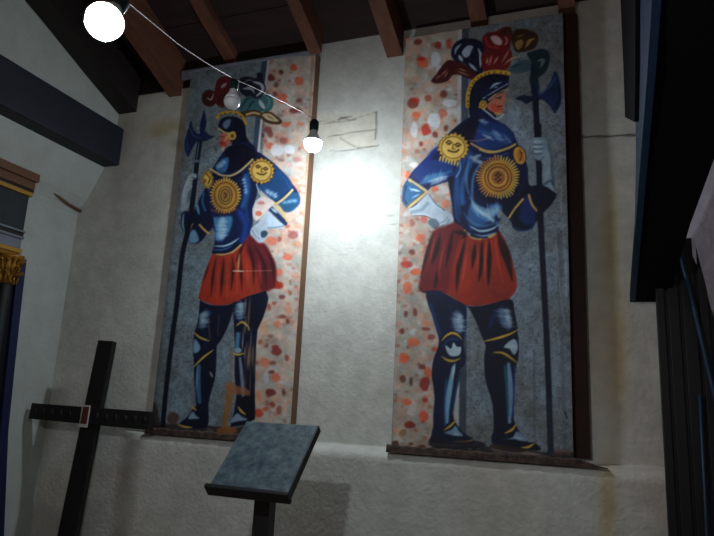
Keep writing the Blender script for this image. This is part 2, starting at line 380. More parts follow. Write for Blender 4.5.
    c.line(Z(480, 80, (70, 60), (105, 30), (150, 18)), 2.2, (168, 190, 208), taper=.8); c.line(Z(480, 80, (90, 52), (130, 48)), 1.2, LIGHT, taper=1)
    c.line(Z(480, 80, (20, 130), (100, 80), (195, 25)), .9, (176, 190, 200)); c.line(Z(480, 80, (60, 140), (130, 85), (195, 65)), 1.6, (196, 172, 118))
    c.line(Z(480, 80, (45, 120), (120, 85), (190, 45)), 1.6, (10, 14, 34))
    c.cur = FACE
    c.fill(Z(480, 80, (50, 178), (78, 138), (125, 100), (178, 82), (174, 110), (184, 140), (170, 160), (168, 200), (158, 225), (125, 242), (88, 222), (60, 204)), (196, 112, 84))
    c.fill(Z(480, 80, (70, 180), (110, 165), (135, 190), (120, 225), (85, 215)), (196, 62, 40), soft=2, alpha=.8); c.line(Z(480, 80, (120, 188), (158, 180)), 1.7, (84, 26, 20), taper=.6)
    c.line(Z(480, 80, (112, 128), (150, 116)), 1.1, (56, 30, 30)); c.ell(*Z(480, 80, (138, 130))[0], .9, .7, (30, 22, 30)); c.line(Z(480, 80, (105, 232), (148, 236)), 1.8, (204, 160, 80))
    c.line(Z(480, 80, (130, 205), (158, 203)), .8, (120, 30, 26))
    c.cur = HELMET
    c.line(Z(480, 80, (20, 200), (70, 240), (115, 272), (165, 240)), 1.3, (196, 208, 214)); c.ell(483.2, 104.8, 4, 4.4, GOLD); c.ring(483.2, 104.8, 2, 2.2, .8, (84, 50, 16)); c.line([(479, 107), (482, 111)], 1.6, GOLD)
    # body : gorget, cuirass and arms
    c.cur = KNIGHT
    c.fill(Z(480, 150, (330, 110), (345, 245), (440, 236), (530, 298), (502, 372), (445, 432), (392, 500), (360, 550), (295, 565), (235, 548), (210, 490), (150, 402), (270, 310), (300, 200)), (8, 16, 44))
    c.fill(Z(480, 150, (300, 350), (340, 320), (385, 430), (380, 500), (330, 520), (270, 470)), (20, 44, 116), soft=3, alpha=.9)
    c.line(Z(480, 150, (235, 535), (290, 560), (350, 548), (388, 500)), 1.6, (26, 60, 140), alpha=.9)
    c.line(Z(480, 150, (203, 470), (245, 405), (298, 343)), 2.1, (206, 168, 84)); c.line(Z(480, 150, (340, 312), (360, 375), (398, 425)), 2.1, (196, 150, 74)); c.line(Z(480, 150, (450, 240), (530, 295)), 1.1, (186, 190, 204))
    body = Z(390, 90, (545, 190), (470, 245), (400, 310), (345, 390)) + Z(390, 160, (235, 0), (152, 85), (90, 185), (80, 285), (120, 335), (170, 330), (240, 240), (285, 190), (345, 168), (405, 150)) \
        + Z(390, 160, (415, 200), (432, 300), (452, 440), (560, 512)) + Z(390, 230, (560, 45), (620, 62), (710, 60)) + Z(480, 220, (60, 118), (128, 92), (132, 20)) \
        + Z(480, 150, (122, 450), (160, 400), (240, 330), (310, 270), (335, 190), (325, 90), (300, 20)) + Z(480, 80, (260, 440), (235, 370), (175, 312), (110, 275), (60, 250), (0, 190)) + [(474, 112), (471, 118)]
    c.fill(body, (10, 24, 74), smooth=False, soft=.7)
    # collar tones
    c.fill([(449, 134), (462, 124), (474, 117), (486, 120), (487, 140), (474, 146), (458, 142)], (8, 12, 40), soft=2)
    c.fill(Z(480, 80, (0, 300), (90, 290), (190, 330), (235, 400), (215, 440), (120, 480), (30, 480), (-40, 430)), (22, 52, 128), soft=4)
    c.hatch(*Z(480, 80, (95, 355), (150, 420)), 7, (9, 1.5), 1.2, (150, 182, 210), 3, .7); c.hatch(*Z(480, 80, (0, 275), (45, 300)), 4, (7, -1), 1.1, (150, 180, 205), 5, .8); c.hatch(*Z(480, 80, (170, 385), (215, 440)), 5, (5, 3), .9, (110, 150, 200), 15, .6)
    c.line(Z(390, 90, (555, 352), (620, 352), (700, 328)) + Z(480, 80, (55, 402)), 1., (150, 120, 120), alpha=.8)
    # cuirass tones
    c.line([(461, 245), (456, 215), (455, 188), (461, 166), (470, 154)], 6, (20, 60, 140), soft=4)
    c.line(Z(390, 160, (505, 300), (500, 200), (525, 100), (560, 20)), 5, (30, 84, 160), soft=3); c.line(Z(390, 160, (575, 320), (572, 180), (590, 90), (640, 20)), 2.2, (70, 130, 184), soft=1.5, alpha=.8)
    c.ell(498.5, 182, 23, 25, (8, 12, 52), soft=2)
    c.fill(Z(390, 160, (560, 310), (630, 350), (710, 360)) + Z(480, 150, (60, 380), (150, 380), (120, 440), (60, 500), (-30, 540)) + Z(390, 160, (560, 480), (540, 400)), (34, 88, 160), soft=3)
    c.hatch((475, 209), (494, 221), 9, (9, 9), 1.5, (160, 198, 216), 7, .75); c.hatch((486, 213), (500, 209), 8, (3, 14), 1.4, (184, 210, 222), 8, .7); c.hatch((472, 204), (478, 214), 4, (3, 9), 1.1, (130, 180, 210), 9, .7)
    c.line([(466, 219), (476, 227), (490, 226), (500, 219)], 2.2, (14, 40, 110), soft=1.5); c.line([(470, 226), (480, 231), (492, 229), (499, 224)], 2.4, (150, 190, 208), taper=.8); c.line([(474, 234), (484, 236), (497, 232)], 1.5, (120, 170, 200), taper=.8)
    c.line([(497, 222), (501, 231)], 1.6, (120, 160, 190), alpha=.6)
    c.line(Z(480, 80, (0, 520), (0, 536), (60, 545), (200, 510)), 1, (90, 140, 200), alpha=.5)
    c.hatch((471, 157), (480, 163), 5, (9, -1), 1.6, (176, 204, 220), 12, .8)
    for p, w_, k, a in [([(470, 156), (466.5, 172), (467, 187), (471, 198)], 3, (96, 150, 190), .6), ([(470, 198), (478, 207), (489, 211), (499, 211)], 4.5, (120, 172, 200), .7), ([(473, 203), (480, 211), (490, 216)], 3, (170, 204, 216), .7),
                         ([(464, 213), (471, 222), (481, 226), (497, 223)], 3, (70, 130, 176), .7), ([(458, 172), (457.5, 195), (461, 215)], 3.4, (30, 92, 160), .6), ([(477, 131), (488, 133), (500, 138), (508, 145)], 4, (60, 112, 172), .55), ([(482, 134), (494, 140)], 2.6, (176, 202, 218), .7), ([(474, 157), (481, 155)], 3, (176, 202, 216), .7)]:
        c.line(p, w_, k, taper=.8, soft=2., alpha=a)
    # gold edges
    c.line(Z(390, 90, (565, 372), (610, 398), (660, 420), (712, 428)), 1.9, (176, 140, 90)); c.line(Z(480, 80, (0, 482), (60, 502), (130, 495), (200, 472), (245, 448)), 2.2, (200, 166, 84))
    c.line(Z(390, 230, (518, 2), (540, 38), (580, 60), (630, 66), (710, 62)) + Z(480, 220, (60, 118), (112, 98)), 1.9, (206, 166, 84))
    # upper left arm
    c.fill(Z(390, 160, (235, 0), (160, 80), (150, 120), (240, 170), (290, 160), (400, 125), (440, 110), (440, 0)), (16, 50, 132), soft=2, smooth=False)
    c.line(Z(390, 90, (240, 520), (300, 430), (350, 400)), 4, (14, 40, 140), soft=3); c.hatch(*Z(390, 160, (240, 130), (370, 105)), 10, (4, -9), 1.8, (96, 160, 200), 21, .7)
    c.hatch(*Z(390, 160, (290, 160), (390, 130)), 8, (3.5, -6), 1.2, (190, 215, 226), 22, .7)
    c.line(Z(390, 160, (478, -20), (490, 60), (460, 120)), 1, (130, 175, 205), alpha=.9)
    c.fill(Z(390, 160, (405, 140), (445, 120), (440, 260), (455, 400), (500, 450), (450, 438), (432, 300)), (6, 12, 44), soft=2)
    c.line([(416, 186), (428, 180), (442, 175), (451, 171)], 5, (60, 124, 176), taper=.8, soft=2.5, alpha=.7); c.line([(428, 182), (440, 178), (448, 176)], 2.6, (180, 208, 220), taper=.8, soft=1.5, alpha=.7)
    # elbow and forearm
    c.fill(Z(390, 160, (140, 140), (92, 190), (85, 285), (125, 330), (200, 265), (240, 215)), (28, 92, 148), soft=1.5); c.line(Z(390, 160, (112, 180), (98, 270), (125, 315)), 1.6, (12, 40, 96), soft=1.5)
    c.line(Z(390, 160, (140, 200), (215, 220)), 2, (190, 216, 226), taper=.9); c.line(Z(390, 160, (150, 265), (210, 235)), 1.3, (150, 190, 214), taper=.9); c.line(Z(390, 160, (130, 185), (160, 225)), 1.2, (120, 176, 208), taper=.9)
    c.line(Z(390, 160, (130, 320), (200, 270), (245, 225)), 5, (92, 92, 92)); c.line(Z(390, 160, (130, 330), (205, 268), (262, 220)), 2.2, (205, 180, 110)); c.line(Z(390, 160, (135, 138), (190, 175), (250, 215)), 3, (196, 176, 124)); c.line(Z(390, 160, (150, 158), (240, 222)), 1, (90, 84, 84))
    c.cur = GLOVES
    c.fill(Z(390, 160, (270, 232), (310, 290), (360, 340), (415, 365), (442, 410), (420, 455), (375, 490), (325, 502), (298, 488), (345, 455), (300, 412), (240, 385), (165, 380), (130, 350), (200, 300)), GLOVE)
    c.line(Z(390, 160, (150, 362), (220, 345), (262, 300)), 3, (118, 142, 152), soft=2, alpha=.8); c.line(Z(390, 160, (272, 238), (315, 300), (380, 350)), 1, (84, 92, 104))
    c.line(Z(390, 160, (155, 383), (240, 380), (292, 400)), .9, (210, 224, 230)); c.line(Z(390, 160, (160, 388), (240, 387), (290, 408)), .7, (70, 76, 84))
    c.fill(Z(390, 160, (262, 432), (300, 405), (345, 440), (315, 480), (285, 462)), (86, 108, 122))
    for p in [((350, 440), (385, 420), (400, 400)), ((365, 465), (400, 440), (412, 410)), ((340, 470), (375, 450))]: c.line(Z(390, 160, *p), .8, (100, 120, 140), alpha=.9)
    # right glove on the halberd
    c.cur = GLOVE2
    c.fill(Z(480, 80, (372, 412), (400, 400), (442, 404), (470, 430), (490, 480), (505, 540)) + Z(480, 150, (500, 120), (520, 220), (525, 285), (480, 262), (432, 240), (430, 180), (440, 95), (400, 72), (378, 55), (376, 20)), (132, 158, 176))
    c.fill(Z(480, 80, (470, 440), (490, 480), (505, 540)) + Z(480, 150, (508, 130), (528, 285), (500, 230), (490, 120)), (60, 78, 92), soft=2, alpha=.8)
    for v in (445, 478, 510): c.line(Z(480, 80, (372, v), (400, v+8), (432, v+2)), 1.1, (62, 82, 100)); c.line(Z(480, 80, (380, v-14), (425, v-16)), 2.2, (176, 196, 206), alpha=.8)
    c.line(Z(480, 150, (385, 62), (415, 78), (440, 50)), 1., (60, 84, 100)); c.line(Z(480, 150, (455, 210), (485, 100), (478, 20)), 2, (156, 178, 190), soft=1.5, alpha=.7)
    c.line(Z(480, 150, (445, 240), (490, 215), (510, 240)), 2, (50, 66, 78), soft=1.5, alpha=.8)
    c.line(Z(480, 150, (410, 90), (413, 160), (416, 240)), 5.2, (14, 22, 44), part=HALBERD); c.line(Z(480, 150, (416, 400), (420, 540)), 5.4, (12, 18, 38), part=HALBERD)
    # emblem
    c.cur = EMBLEM
    n = 44; r = random.Random(4)
    for i in range(n):
        a = i*2*math.pi/n; e = r.uniform(.92, 1.06); warm = (212, 178, 70) if math.cos(a) > 0 else (186, 122, 46)
        c.line([(498.2+14*math.cos(a), 177.5+14*math.sin(a)), (498.2+21.5*e*math.cos(a), 177.5+21.5*e*math.sin(a))], 1.9, warm, taper=.3, smooth=False)
    c.ell(498.2, 177.5, 16.5, 17, (190, 136, 46)); c.ring(498.2, 177.5, 13.4, 13.8, 1.1, (92, 40, 18)); c.ell(498.2, 177.5, 11.5, 12, (170, 112, 44)); c.ring(498.2, 177.5, 10.2, 10.6, 1., (96, 40, 20)); c.ring(498.2, 177.5, 8, 8.2, 1.3, (206, 160, 70)); c.ell(498.2, 177.5, 6.6, 6.8, (150, 92, 44))
    for dx, dy in [(-2.2, -2.2), (2.2, -2.4), (-2.4, 1.8), (2.2, 2.2), (0, -.2), (0, 3.8), (0, -4)]: c.ell(498.2+dx, 177.5+dy, 1.25, 1.2, (62, 26, 14))
    c.cur = SUN1
    sunface(c, 453.2, 147.5, 16.3, 15.3, 20, 5); beard_face(c, 453.4, 146.5, 12.5, .25)
    for i in range(7): c.line([(441+i*2.8, 156+i*.9), (439.5+i*3, 161+i*.9)], 1.8, (206, 172, 72), taper=.6)
    c.cur = SUN2
    c.ell(519.3, 155.5, 6.8, 10, (30, 20, 24), ang=-.25); c.ell(519.5, 155.5, 5.8, 9, (204, 150, 60), ang=-.25); c.ell(520.3, 155.8, 3.4, 6, (176, 104, 40), ang=-.25); c.line([(520, 150), (521.5, 156), (519.5, 161)], 1, (80, 40, 18)); c.ell(521.8, 153, .8, .8, (50, 26, 14))
    # skirt
    c.cur = SKIRT
    sk = [(433, 231.5), (429.5, 244), (424, 266), (418.7, 287.5), (420.5, 291), (425, 292.5), (437.4, 290), (446, 293.5), (453, 297.5), (463, 304.7), (476, 306), (490.6, 303.5), (494.4, 304.4), (507.3, 301), (514.5, 293), (517.3, 287), (516.6, 277.5), (511.6, 257), (505.9, 241.6), (500, 231), (492, 237.6), (479, 240), (471.9, 238.6), (466, 233.5), (462, 228), (454.5, 223), (447, 225), (440, 231)]
    c.fill(sk, (158, 42, 24), smooth=False)
    c.fill([(433, 231.5), (424, 266), (419, 287), (425, 292), (446, 293), (452, 265), (462, 230), (454, 223), (446, 226)], (112, 24, 28), soft=4)
    for p, w in [(((350, 20), (330, 120), (290, 240)), 5), (((440, 0), (415, 120), (388, 260)), 4), (((525, 60), (500, 170), (475, 280), (463, 430)), 5), (((592, 85), (585, 170), (570, 275)), 4.5), (((632, 95), (640, 220), (632, 330)), 3), (((690, 85), (692, 250), (685, 390)), 3.4), (((325, 290), (322, 350), (308, 410)), 3.5), (((445, 10), (520, 30), (500, 60)), 6), (((300, 20), (250, 190), (215, 330)), 3.4), (((205, 400), (240, 432), (330, 422)), 2.2), (((470, 240), (478, 300)), 4)]:
        c.line(Z(390, 230, *p), w, (34, 8, 16), taper=.9, soft=1.8, alpha=.92)
    for p, w in [(((20, 130), (10, 250), (-8, 420)), 3), (((62, 130), (66, 250), (55, 440)), 5), (((120, 60), (150, 180), (190, 280), (228, 430)), 7), (((0, 340), (-6, 430)), 2), (((150, 110), (225, 290)), 3)]:
        c.line(Z(480, 220, *p), w, (32, 8, 12), taper=.9, soft=1.8, alpha=.92)
    for p in [((310, 60), (280, 200)), ((385, 70), (350, 230), (340, 340)), ((545, 90), (520, 250), (490, 420)), ((610, 110), (606, 300)), ((660, 110), (662, 360))]: c.line(Z(390, 230, *p), 2., (206, 70, 40), taper=.9, soft=1.5, alpha=.6)
    for p in [((105, 140), (130, 300), (160, 440)), ((40, 150), (35, 360))]: c.line(Z(480, 220, *p), 2.4, (206, 64, 38), taper=.9, soft=1.5, alpha=.6)
    # legs
    c.cur = KNIGHT
    c.fill([(426, 292.5), (428.8, 307), (431.7, 314.4), (436, 329), (438.9, 340), (437.4, 349), (434.5, 356), (432.4, 365), (431.7, 377), (433, 384), (434.5, 399), (433.3, 413), (433, 427), (431.7, 433), (432, 442), (453, 444.5), (470.5, 443.6), (475, 440.5), (463, 432), (456, 423), (453.5, 416), (454, 399), (457, 384), (460, 370), (464.5, 365), (465.5, 357), (463.5, 343), (465, 334), (466.5, 322), (466, 306.5), (456, 300), (446, 294), (437, 290.5)], (8, 22, 62))
    c.fill([(466, 306), (469, 308.6), (476, 321.5), (482, 337), (485.7, 346), (484.3, 354.7), (484.3, 367), (485.7, 381.6), (491.5, 400), (493, 410), (493.6, 429), (491.5, 437), (493, 444), (508, 448.5), (520, 450), (527.4, 450.5), (541, 449.8), (534.6, 442.6), (527.4, 441.6), (517.4, 428.7), (514.5, 421.5), (513.8, 414), (515, 381.6), (516, 367), (518, 360.4), (518.8, 347.5), (517.4, 327.4), (514.5, 311.6), (511, 299.5), (490, 304), (476, 306.5)], (6, 14, 44))
    c.line([(431, 305), (440, 335)], 3, (14, 50, 120), soft=2); c.line([(466, 318), (465, 340)], 1.2, (20, 60, 130), alpha=.8)
    c.hatch((457, 312.5), (459, 331), 9, (14, 1.6), 1.7, (150, 186, 204), 31, .85, .2); c.hatch((460, 314), (462, 328), 7, (9, -1), 1.5, (186, 210, 222), 32, .7)
    c.hatch((502, 309), (508, 328), 10, (15, 1.5), 1.7, (120, 160, 196), 33, .75, .3); c.hatch((507, 309), (510, 327), 9, (8, 1.5), 1.5, (180, 206, 220), 34, .75)
    c.line([(495, 314), (490, 326)], 4, (18, 48, 120), soft=3, alpha=.7)
    c.fill(Z(390, 300, (385, 315), (425, 340), (440, 295), (465, 325), (495, 330), (485, 380), (440, 392), (405, 375)), (176, 202, 216)); c.line(Z(390, 300, (370, 320), (420, 270), (470, 280)), 1.8, (20, 60, 130), soft=1.5)
    c.fill(Z(480, 290, (165, 398), (200, 360), (240, 342), (262, 380), (258, 425), (235, 450), (205, 410)), (152, 178, 196)); c.hatch(*Z(480, 290, (190, 390), (250, 400)), 5, (2, -5), 1, (210, 222, 228), 35, .6)
    c.line([(453.5, 367), (450.5, 384), (447.5, 404), (447, 422)], 5.6, (112, 166, 192), taper=.45, soft=1.2); c.line([(455, 363), (452, 380)], 2.5, (176, 206, 216), taper=.8); c.line([(446.5, 380), (444.5, 405), (445, 425)], 2, (26, 84, 150), soft=1.5); c.line([(460, 372), (456, 392), (452, 415)], 1.6, (20, 56, 130))
    c.line([(508.5, 364), (510.5, 389), (509.5, 422)], 5.4, (110, 148, 182), taper=.4, soft=1.2); c.line([(505, 366), (507, 392), (508, 415)], 2.4, (24, 96, 136), soft=1.6); c.line([(514.5, 366), (514, 395), (511.5, 420)], 1.4, (30, 60, 150))
    for p in [Z(390, 300, (360, 285), (390, 250), (430, 230), (470, 242), (500, 275)), Z(390, 300, (360, 392), (400, 418), (445, 424), (490, 405)), Z(390, 370, (375, 420), (425, 385), (460, 348)), Z(390, 370, (440, 498), (520, 500), (582, 486)),
              Z(480, 290, (20, 358), (110, 338), (200, 310), (272, 272)), Z(480, 290, (90, 436), (150, 436), (200, 462), (265, 512)), Z(480, 400, (172, 232), (225, 205), (250, 165)), Z(480, 400, (285, 330), (335, 328), (380, 300))]:
        c.line(p, 2.4, (206, 166, 46), taper=.75)
    c.fill(Z(390, 370, (378, 437), (430, 415), (455, 388), (480, 425), (508, 458), (450, 458), (415, 448)), (116, 156, 182)); c.line(Z(390, 370, (440, 440), (480, 448)), 1.5, (180, 206, 216), taper=.8)
    c.fill(Z(480, 400, (160, 275), (225, 262), (255, 218), (300, 252), (328, 285), (270, 282), (235, 272)), (124, 152, 184)); c.line(Z(480, 400, (240, 255), (300, 275)), 1.4, (186, 204, 216), taper=.8)
    c.fill([(432, 437), (452, 441), (478, 441), (486, 446), (470, 449), (432, 447)], (24, 20, 30), soft=1.5, alpha=.85); c.fill([(492, 444), (520, 448), (527, 449), (520, 453), (494, 449)], (52, 34, 30), soft=1.2, alpha=.9)
    c.finish(77)
    return c

def paint_left():
    c = Canvas(146, 52, 326, 442, 4); stone(c, 21, (124, 142, 150))
    xb = lambda y: 267-(y-64)*.068 if y < 260 else 253.6-(y-260)*.03
    xr = lambda y: 316-(y-59)*.054
    c.line([(180, 150), (163, 300), (152, 430)], 7, (84, 84, 82), soft=6, alpha=.5, smooth=False)
    c.line([(264.5, 60), (257, 130), (250, 230), (246, 300)], 5.2, (50, 72, 98), alpha=.95, smooth=False)
    R_, O_, W_, B_ = (150, 44, 34), (222, 96, 60), (214, 220, 226), (104, 40, 32)
    spots = [(293.5, 67.5, 4, 3.8, (232, 84, 50)), (299.5, 81, 5, 4.8, (232, 96, 66)), (271, 78, 4.5, 4, (116, 34, 26)), (281, 72, 2.5, 2.8, (84, 40, 30)), (276, 85, 2.5, 3, (90, 66, 66)), (283, 96.5, 6, 3, O_), (282.5, 100.5, 5, 3.6, (226, 110, 76)), (299, 100.5, 3.5, 2.6, (130, 64, 56)), (296, 110.5, 6.5, 3.2, (140, 54, 50)), (275, 94, 2.6, 3.2, (120, 56, 50)),
             (286, 124.5, 4.5, 3, O_), (300.5, 124, 3.5, 2.5, (224, 120, 96)), (268, 130, 4.5, 3.5, (142, 62, 56)), (263, 135.5, 2, 3, (90, 50, 50)), (270.5, 134, 3, 3.5, (142, 62, 56)), (270, 146, 4.5, 3.5, (230, 104, 70)), (284, 141, 5, 4, (150, 84, 80)), (281, 160, 4, 1.8, (150, 110, 106)), (297, 159.5, 5, 3, (196, 130, 130)), (290, 165, 3, 3, (206, 160, 156)), (293.5, 181, 5, 3.5, (230, 160, 120)), (296, 188, 4.5, 4.5, (206, 136, 116)), (277, 150, 8, 7, W_), (289, 150, 6, 5, W_),
             (262, 204, 3, 1.8, (196, 130, 120)), (258.5, 214.5, 4, 3, (214, 110, 76)), (272, 241, 6, 5.5, (230, 116, 86)), (279.5, 239, 2.4, 3, (170, 80, 66)), (293, 235, 5, 4.5, (160, 84, 80)), (287, 226, 3, 2.5, (176, 96, 70)), (287.5, 257.5, 5, 3.6, (226, 104, 72)), (279, 272.5, 4, 4.5, (226, 112, 76)), (280, 285.5, 3.8, 3.6, (176, 50, 32)), (290.5, 282.5, 1.8, 3, (150, 110, 80)), (282, 297, 3.5, 2.8, (120, 60, 60)), (274, 303, 3, 2, (160, 90, 74)), (269, 307, 2, 4, (150, 80, 70)), (290, 293, 2, 3, (160, 100, 74)),
             (288, 310, 4, 5, (222, 150, 112)), (282.5, 316.5, 3.6, 2.4, (132, 56, 44)), (287.5, 321.5, 2, 3, (130, 50, 40)), (277.5, 324, 3.5, 4.5, (224, 128, 92)), (264, 328, 4, 8, (220, 170, 126)), (275, 347, 4, 2, R_), (260, 342, 2, 3, (150, 84, 50)), (276.5, 351.5, 5.5, 5, (136, 42, 38)), (287, 358, 2.6, 4, (150, 76, 66)), (265, 362, 6, 4.5, (220, 124, 92)), (273, 363, 3.5, 2, (140, 74, 60)), (271.5, 372, 3.2, 2.2, (110, 50, 40)), (275.5, 378, 4.6, 4.6, (224, 106, 74)), (266, 379, 3.5, 7, (206, 208, 218)), (258, 377, 3, 6, (206, 160, 124)),
             (270, 392.5, 6, 4.6, (130, 32, 34)), (283.5, 392, 2, 3, (110, 64, 52)), (258.5, 395, 3.6, 5.5, (222, 140, 100)), (272.5, 404.5, 3, 3, (150, 66, 48)), (259, 413, 5, 5, (224, 62, 34)), (279, 410, 2.5, 5, (150, 84, 70)), (266, 409, 4, 2.5, (200, 90, 60))]
    terrazzo(c, xb, xr, 56, 432, 8, base=(202, 186, 170), spots=spots)
    c.line([(268.5, 60), (260.5, 130), (254, 200)], 2.2, (200, 196, 196), smooth=False, part=BORDER)
    c.line([(312.5, 58), (304, 230), (292.5, 428)], 2.6, (176, 146, 112), smooth=False, alpha=.75, part=BORDER)
    # rubble foot
    c.cur = BG
    c.fill([(150, 424), (190, 424), (235, 428), (256, 424), (258, 445), (146, 445)], (50, 44, 42), False, 2, .9); c.fill([(148, 405), (156, 404), (160, 432), (146, 434)], (56, 40, 36), soft=2, alpha=.8)
    for x, y, rx, ry, k in [(167, 431, 5, 3, (96, 88, 80)), (181, 433, 2, 1.5, (130, 124, 120)), (207, 437, 8, 2.5, (88, 90, 84)), (210, 432, 4, 3.5, (110, 98, 80)), (173, 418, 6, 6, (84, 56, 44)), (154, 432, 3, 2, (110, 84, 66)), (231, 436, 8, 3, (90, 70, 52))]: c.ell(x, y, rx, ry, k, soft=1.5, alpha=.8)
    c.fill(Z(150, 375, (555, 45), (590, 100), (560, 230), (535, 350), (500, 365), (520, 200), (530, 110)), (156, 104, 52), soft=1.6, alpha=.9); c.fill(Z(150, 375, (470, 375), (540, 355), (600, 372), (590, 410), (510, 425), (470, 405)), (150, 92, 46), soft=2, alpha=.9)
    c.line([(172, 364.5), (175, 364.5)], 1, (170, 176, 178), alpha=.6)
    # halberd
    c.cur = HALBERD
    c.line([(200, 141), (197.5, 158), (195.3, 178), (192, 205), (188.6, 228), (182, 257), (176.6, 306), (171.6, 342), (166, 390), (162.6, 428)], 4.8, (12, 20, 40))
    c.line([(199, 143), (196.8, 158)], 1, (140, 158, 176), alpha=.8); c.ell(196.4, 161, 3.2, 1.6, (96, 116, 140))
    c.fill([(204, 110.5), (205.8, 117), (206.5, 123), (204.5, 131), (200.5, 136), (199.6, 127), (201.5, 118)], (20, 36, 88))
    c.fill([(191, 120.5), (193.5, 129), (199, 134), (205.5, 131), (209, 135), (214.5, 136.3), (208, 140), (202.5, 141.5), (197, 141.5), (193, 147), (190.5, 152), (188, 157), (184.8, 150), (184.6, 141), (187.5, 132)], (20, 38, 92))
    c.line([(190, 128), (194, 136), (201, 138)], 1.2, (70, 100, 150), alpha=.8); c.line([(187, 142), (188, 150)], 1.5, (40, 84, 130), alpha=.8)
    # plume
    c.cur = PLUME
    c.ell(209.4, 98.2, 7.8, 8.6, (66, 26, 22)); c.line(Z(150, 60, (395, 262), (425, 275), (442, 235)), 1.8, (176, 150, 150), taper=.6)
    c.fill(Z(150, 60, (452, 200), (475, 130), (540, 112), (590, 140), (590, 260), (520, 330), (475, 320), (450, 280)), (98, 26, 30)); c.line(Z(150, 60, (498, 190), (530, 165)), 3.4, (170, 150, 160), taper=.5); c.fill(Z(150, 60, (470, 250), (530, 240), (520, 320), (480, 310)), (70, 28, 24), soft=2)
    c.fill(Z(225, 55, (98, 200), (110, 160), (160, 150), (220, 160), (222, 128), (258, 125), (266, 175), (285, 230), (265, 280), (220, 305), (160, 295), (108, 260)), (20, 28, 46))
    c.line(Z(225, 55, (200, 188), (250, 205), (262, 245), (220, 285)), 3.2, (182, 194, 206), taper=.6); c.line(Z(225, 55, (125, 235), (180, 232), (205, 265)), 3, (150, 162, 176), taper=.7); c.line(Z(225, 55, (130, 200), (160, 175), (200, 180)), 1.4, (110, 124, 140), taper=.8)
    c.fill(Z(225, 55, (90, 350), (120, 310), (170, 285), (230, 310), (295, 268), (335, 312), (328, 372), (285, 398), (232, 385), (170, 398), (110, 400)), (56, 104, 112))
    for p in [((110, 380), (150, 310), (190, 300)), ((150, 390), (190, 330), (215, 320)), ((230, 310), (250, 350), (262, 390))]: c.line(Z(225, 55, *p), 1.6, (24, 44, 60), taper=.7)
    c.fill(Z(225, 55, (235, 312), (262, 330), (280, 372), (262, 372), (240, 345)), (186, 198, 206)); c.line(Z(225, 55, (280, 290), (310, 320), (290, 370)), 2, (104, 150, 150), taper=.7)
    c.line(Z(225, 55, (110, 405), (200, 392), (250, 410), (310, 405), (350, 430), (388, 465), (350, 474), (290, 460), (250, 430), (200, 415), (130, 420)), 3, (74, 48, 24))
    c.line(Z(225, 55, (150, 415), (200, 402), (240, 412)), 1.8, (206, 184, 130)); c.fill(Z(225, 55, (262, 412), (310, 408), (350, 436), (372, 462), (310, 452), (275, 432)), (206, 190, 142)); c.line(Z(225, 55, (290, 418), (340, 450)), 1.4, (110, 70, 50), taper=.7)
    # helmet and face
    c.cur = HELMET
    c.fill([(219, 123.5), (222, 118.5), (230, 116.5), (239, 118), (245, 125), (246, 135), (249, 141), (256, 150), (252, 166), (226, 166), (226, 152), (232, 145), (228, 138), (219.5, 131)], NAVY)
    c.fill(Z(150, 60, (505, 455), (520, 425), (560, 412), (555, 450), (530, 480)), (120, 150, 180), soft=1.5, alpha=.8); c.line(Z(150, 60, (480, 478), (520, 505), (560, 512)), 1.9, (190, 170, 110)); c.line(Z(150, 60, (478, 455), (520, 492), (570, 498)), 1.3, (6, 8, 24))
    c.line([(217.3, 118), (221, 113.6), (230, 112), (238, 113), (243.5, 118), (246, 124)], 2.6, (196, 150, 40))
    for x, y in [(220.5, 115), (225, 113.4), (230.5, 112.8), (236, 113.6), (241, 116.5)]: c.ell(x, y, .9, .7, (64, 36, 10))
    c.cur = FACE
    c.fill(Z(150, 130, (492, 25), (545, 30), (560, 70), (540, 110), (520, 125), (516, 150), (498, 138), (492, 112), (476, 100), (488, 70)), (190, 92, 78)); c.fill(Z(150, 130, (485, 85), (520, 78), (530, 110), (500, 115)), (184, 44, 40), soft=1.6, alpha=.8); c.fill(Z(150, 130, (498, 120), (518, 116), (514, 150), (500, 140)), (190, 160, 128), soft=1)
    c.line(Z(150, 130, (492, 45), (515, 50)), .8, (60, 30, 40)); c.line(Z(150, 130, (480, 88), (505, 92)), .9, (100, 30, 30))
    c.cur = HELMET
    c.ell(232.3, 136, 3.9, 4, (206, 174, 80)); c.ell(232.3, 136, 2, 2.2, (110, 74, 26)); c.line(Z(150, 130, (520, 75), (560, 20), (590, 15)), 1.2, (206, 174, 80))
    # body
    c.cur = KNIGHT
    body = [(226, 148), (219, 158), (212.5, 168), (206, 183), (203, 197), (203, 207), (205, 218), (211.5, 225), (215, 233), (214.6, 243), (211.7, 253), (222, 255), (233, 252.8), (242, 244.5), (248, 236), (249.4, 234.5), (252.3, 221.5), (252.3, 208.6), (256, 198), (259, 186), (262, 190), (272, 199), (284, 211), (293, 209), (299.3, 204), (300.3, 198), (297, 190), (291, 182), (282, 171), (274, 163), (262, 154), (255.5, 150.5), (248, 142), (238, 142)]
    c.fill(body, (12, 26, 76), smooth=False, soft=.7)
    c.fill([(226, 150), (240, 144), (252, 149), (256, 158), (246, 166), (232, 172), (226, 168)], (8, 10, 34), soft=2)
    c.fill(Z(150, 130, (455, 255), (500, 205), (545, 190), (545, 240), (525, 290), (480, 295)), (40, 100, 166), soft=1.5); c.hatch(*Z(150, 130, (470, 262), (525, 215)), 6, (2.5, 5), 1.5, (170, 200, 220), 41, .8)
    c.line(Z(150, 130, (420, 270), (450, 290), (500, 315), (560, 318), (620, 290), (670, 248), (715, 205)), 2, (196, 170, 116)); c.line(Z(150, 130, (430, 300), (470, 325), (560, 335), (640, 310)), 1.8, (6, 10, 26))
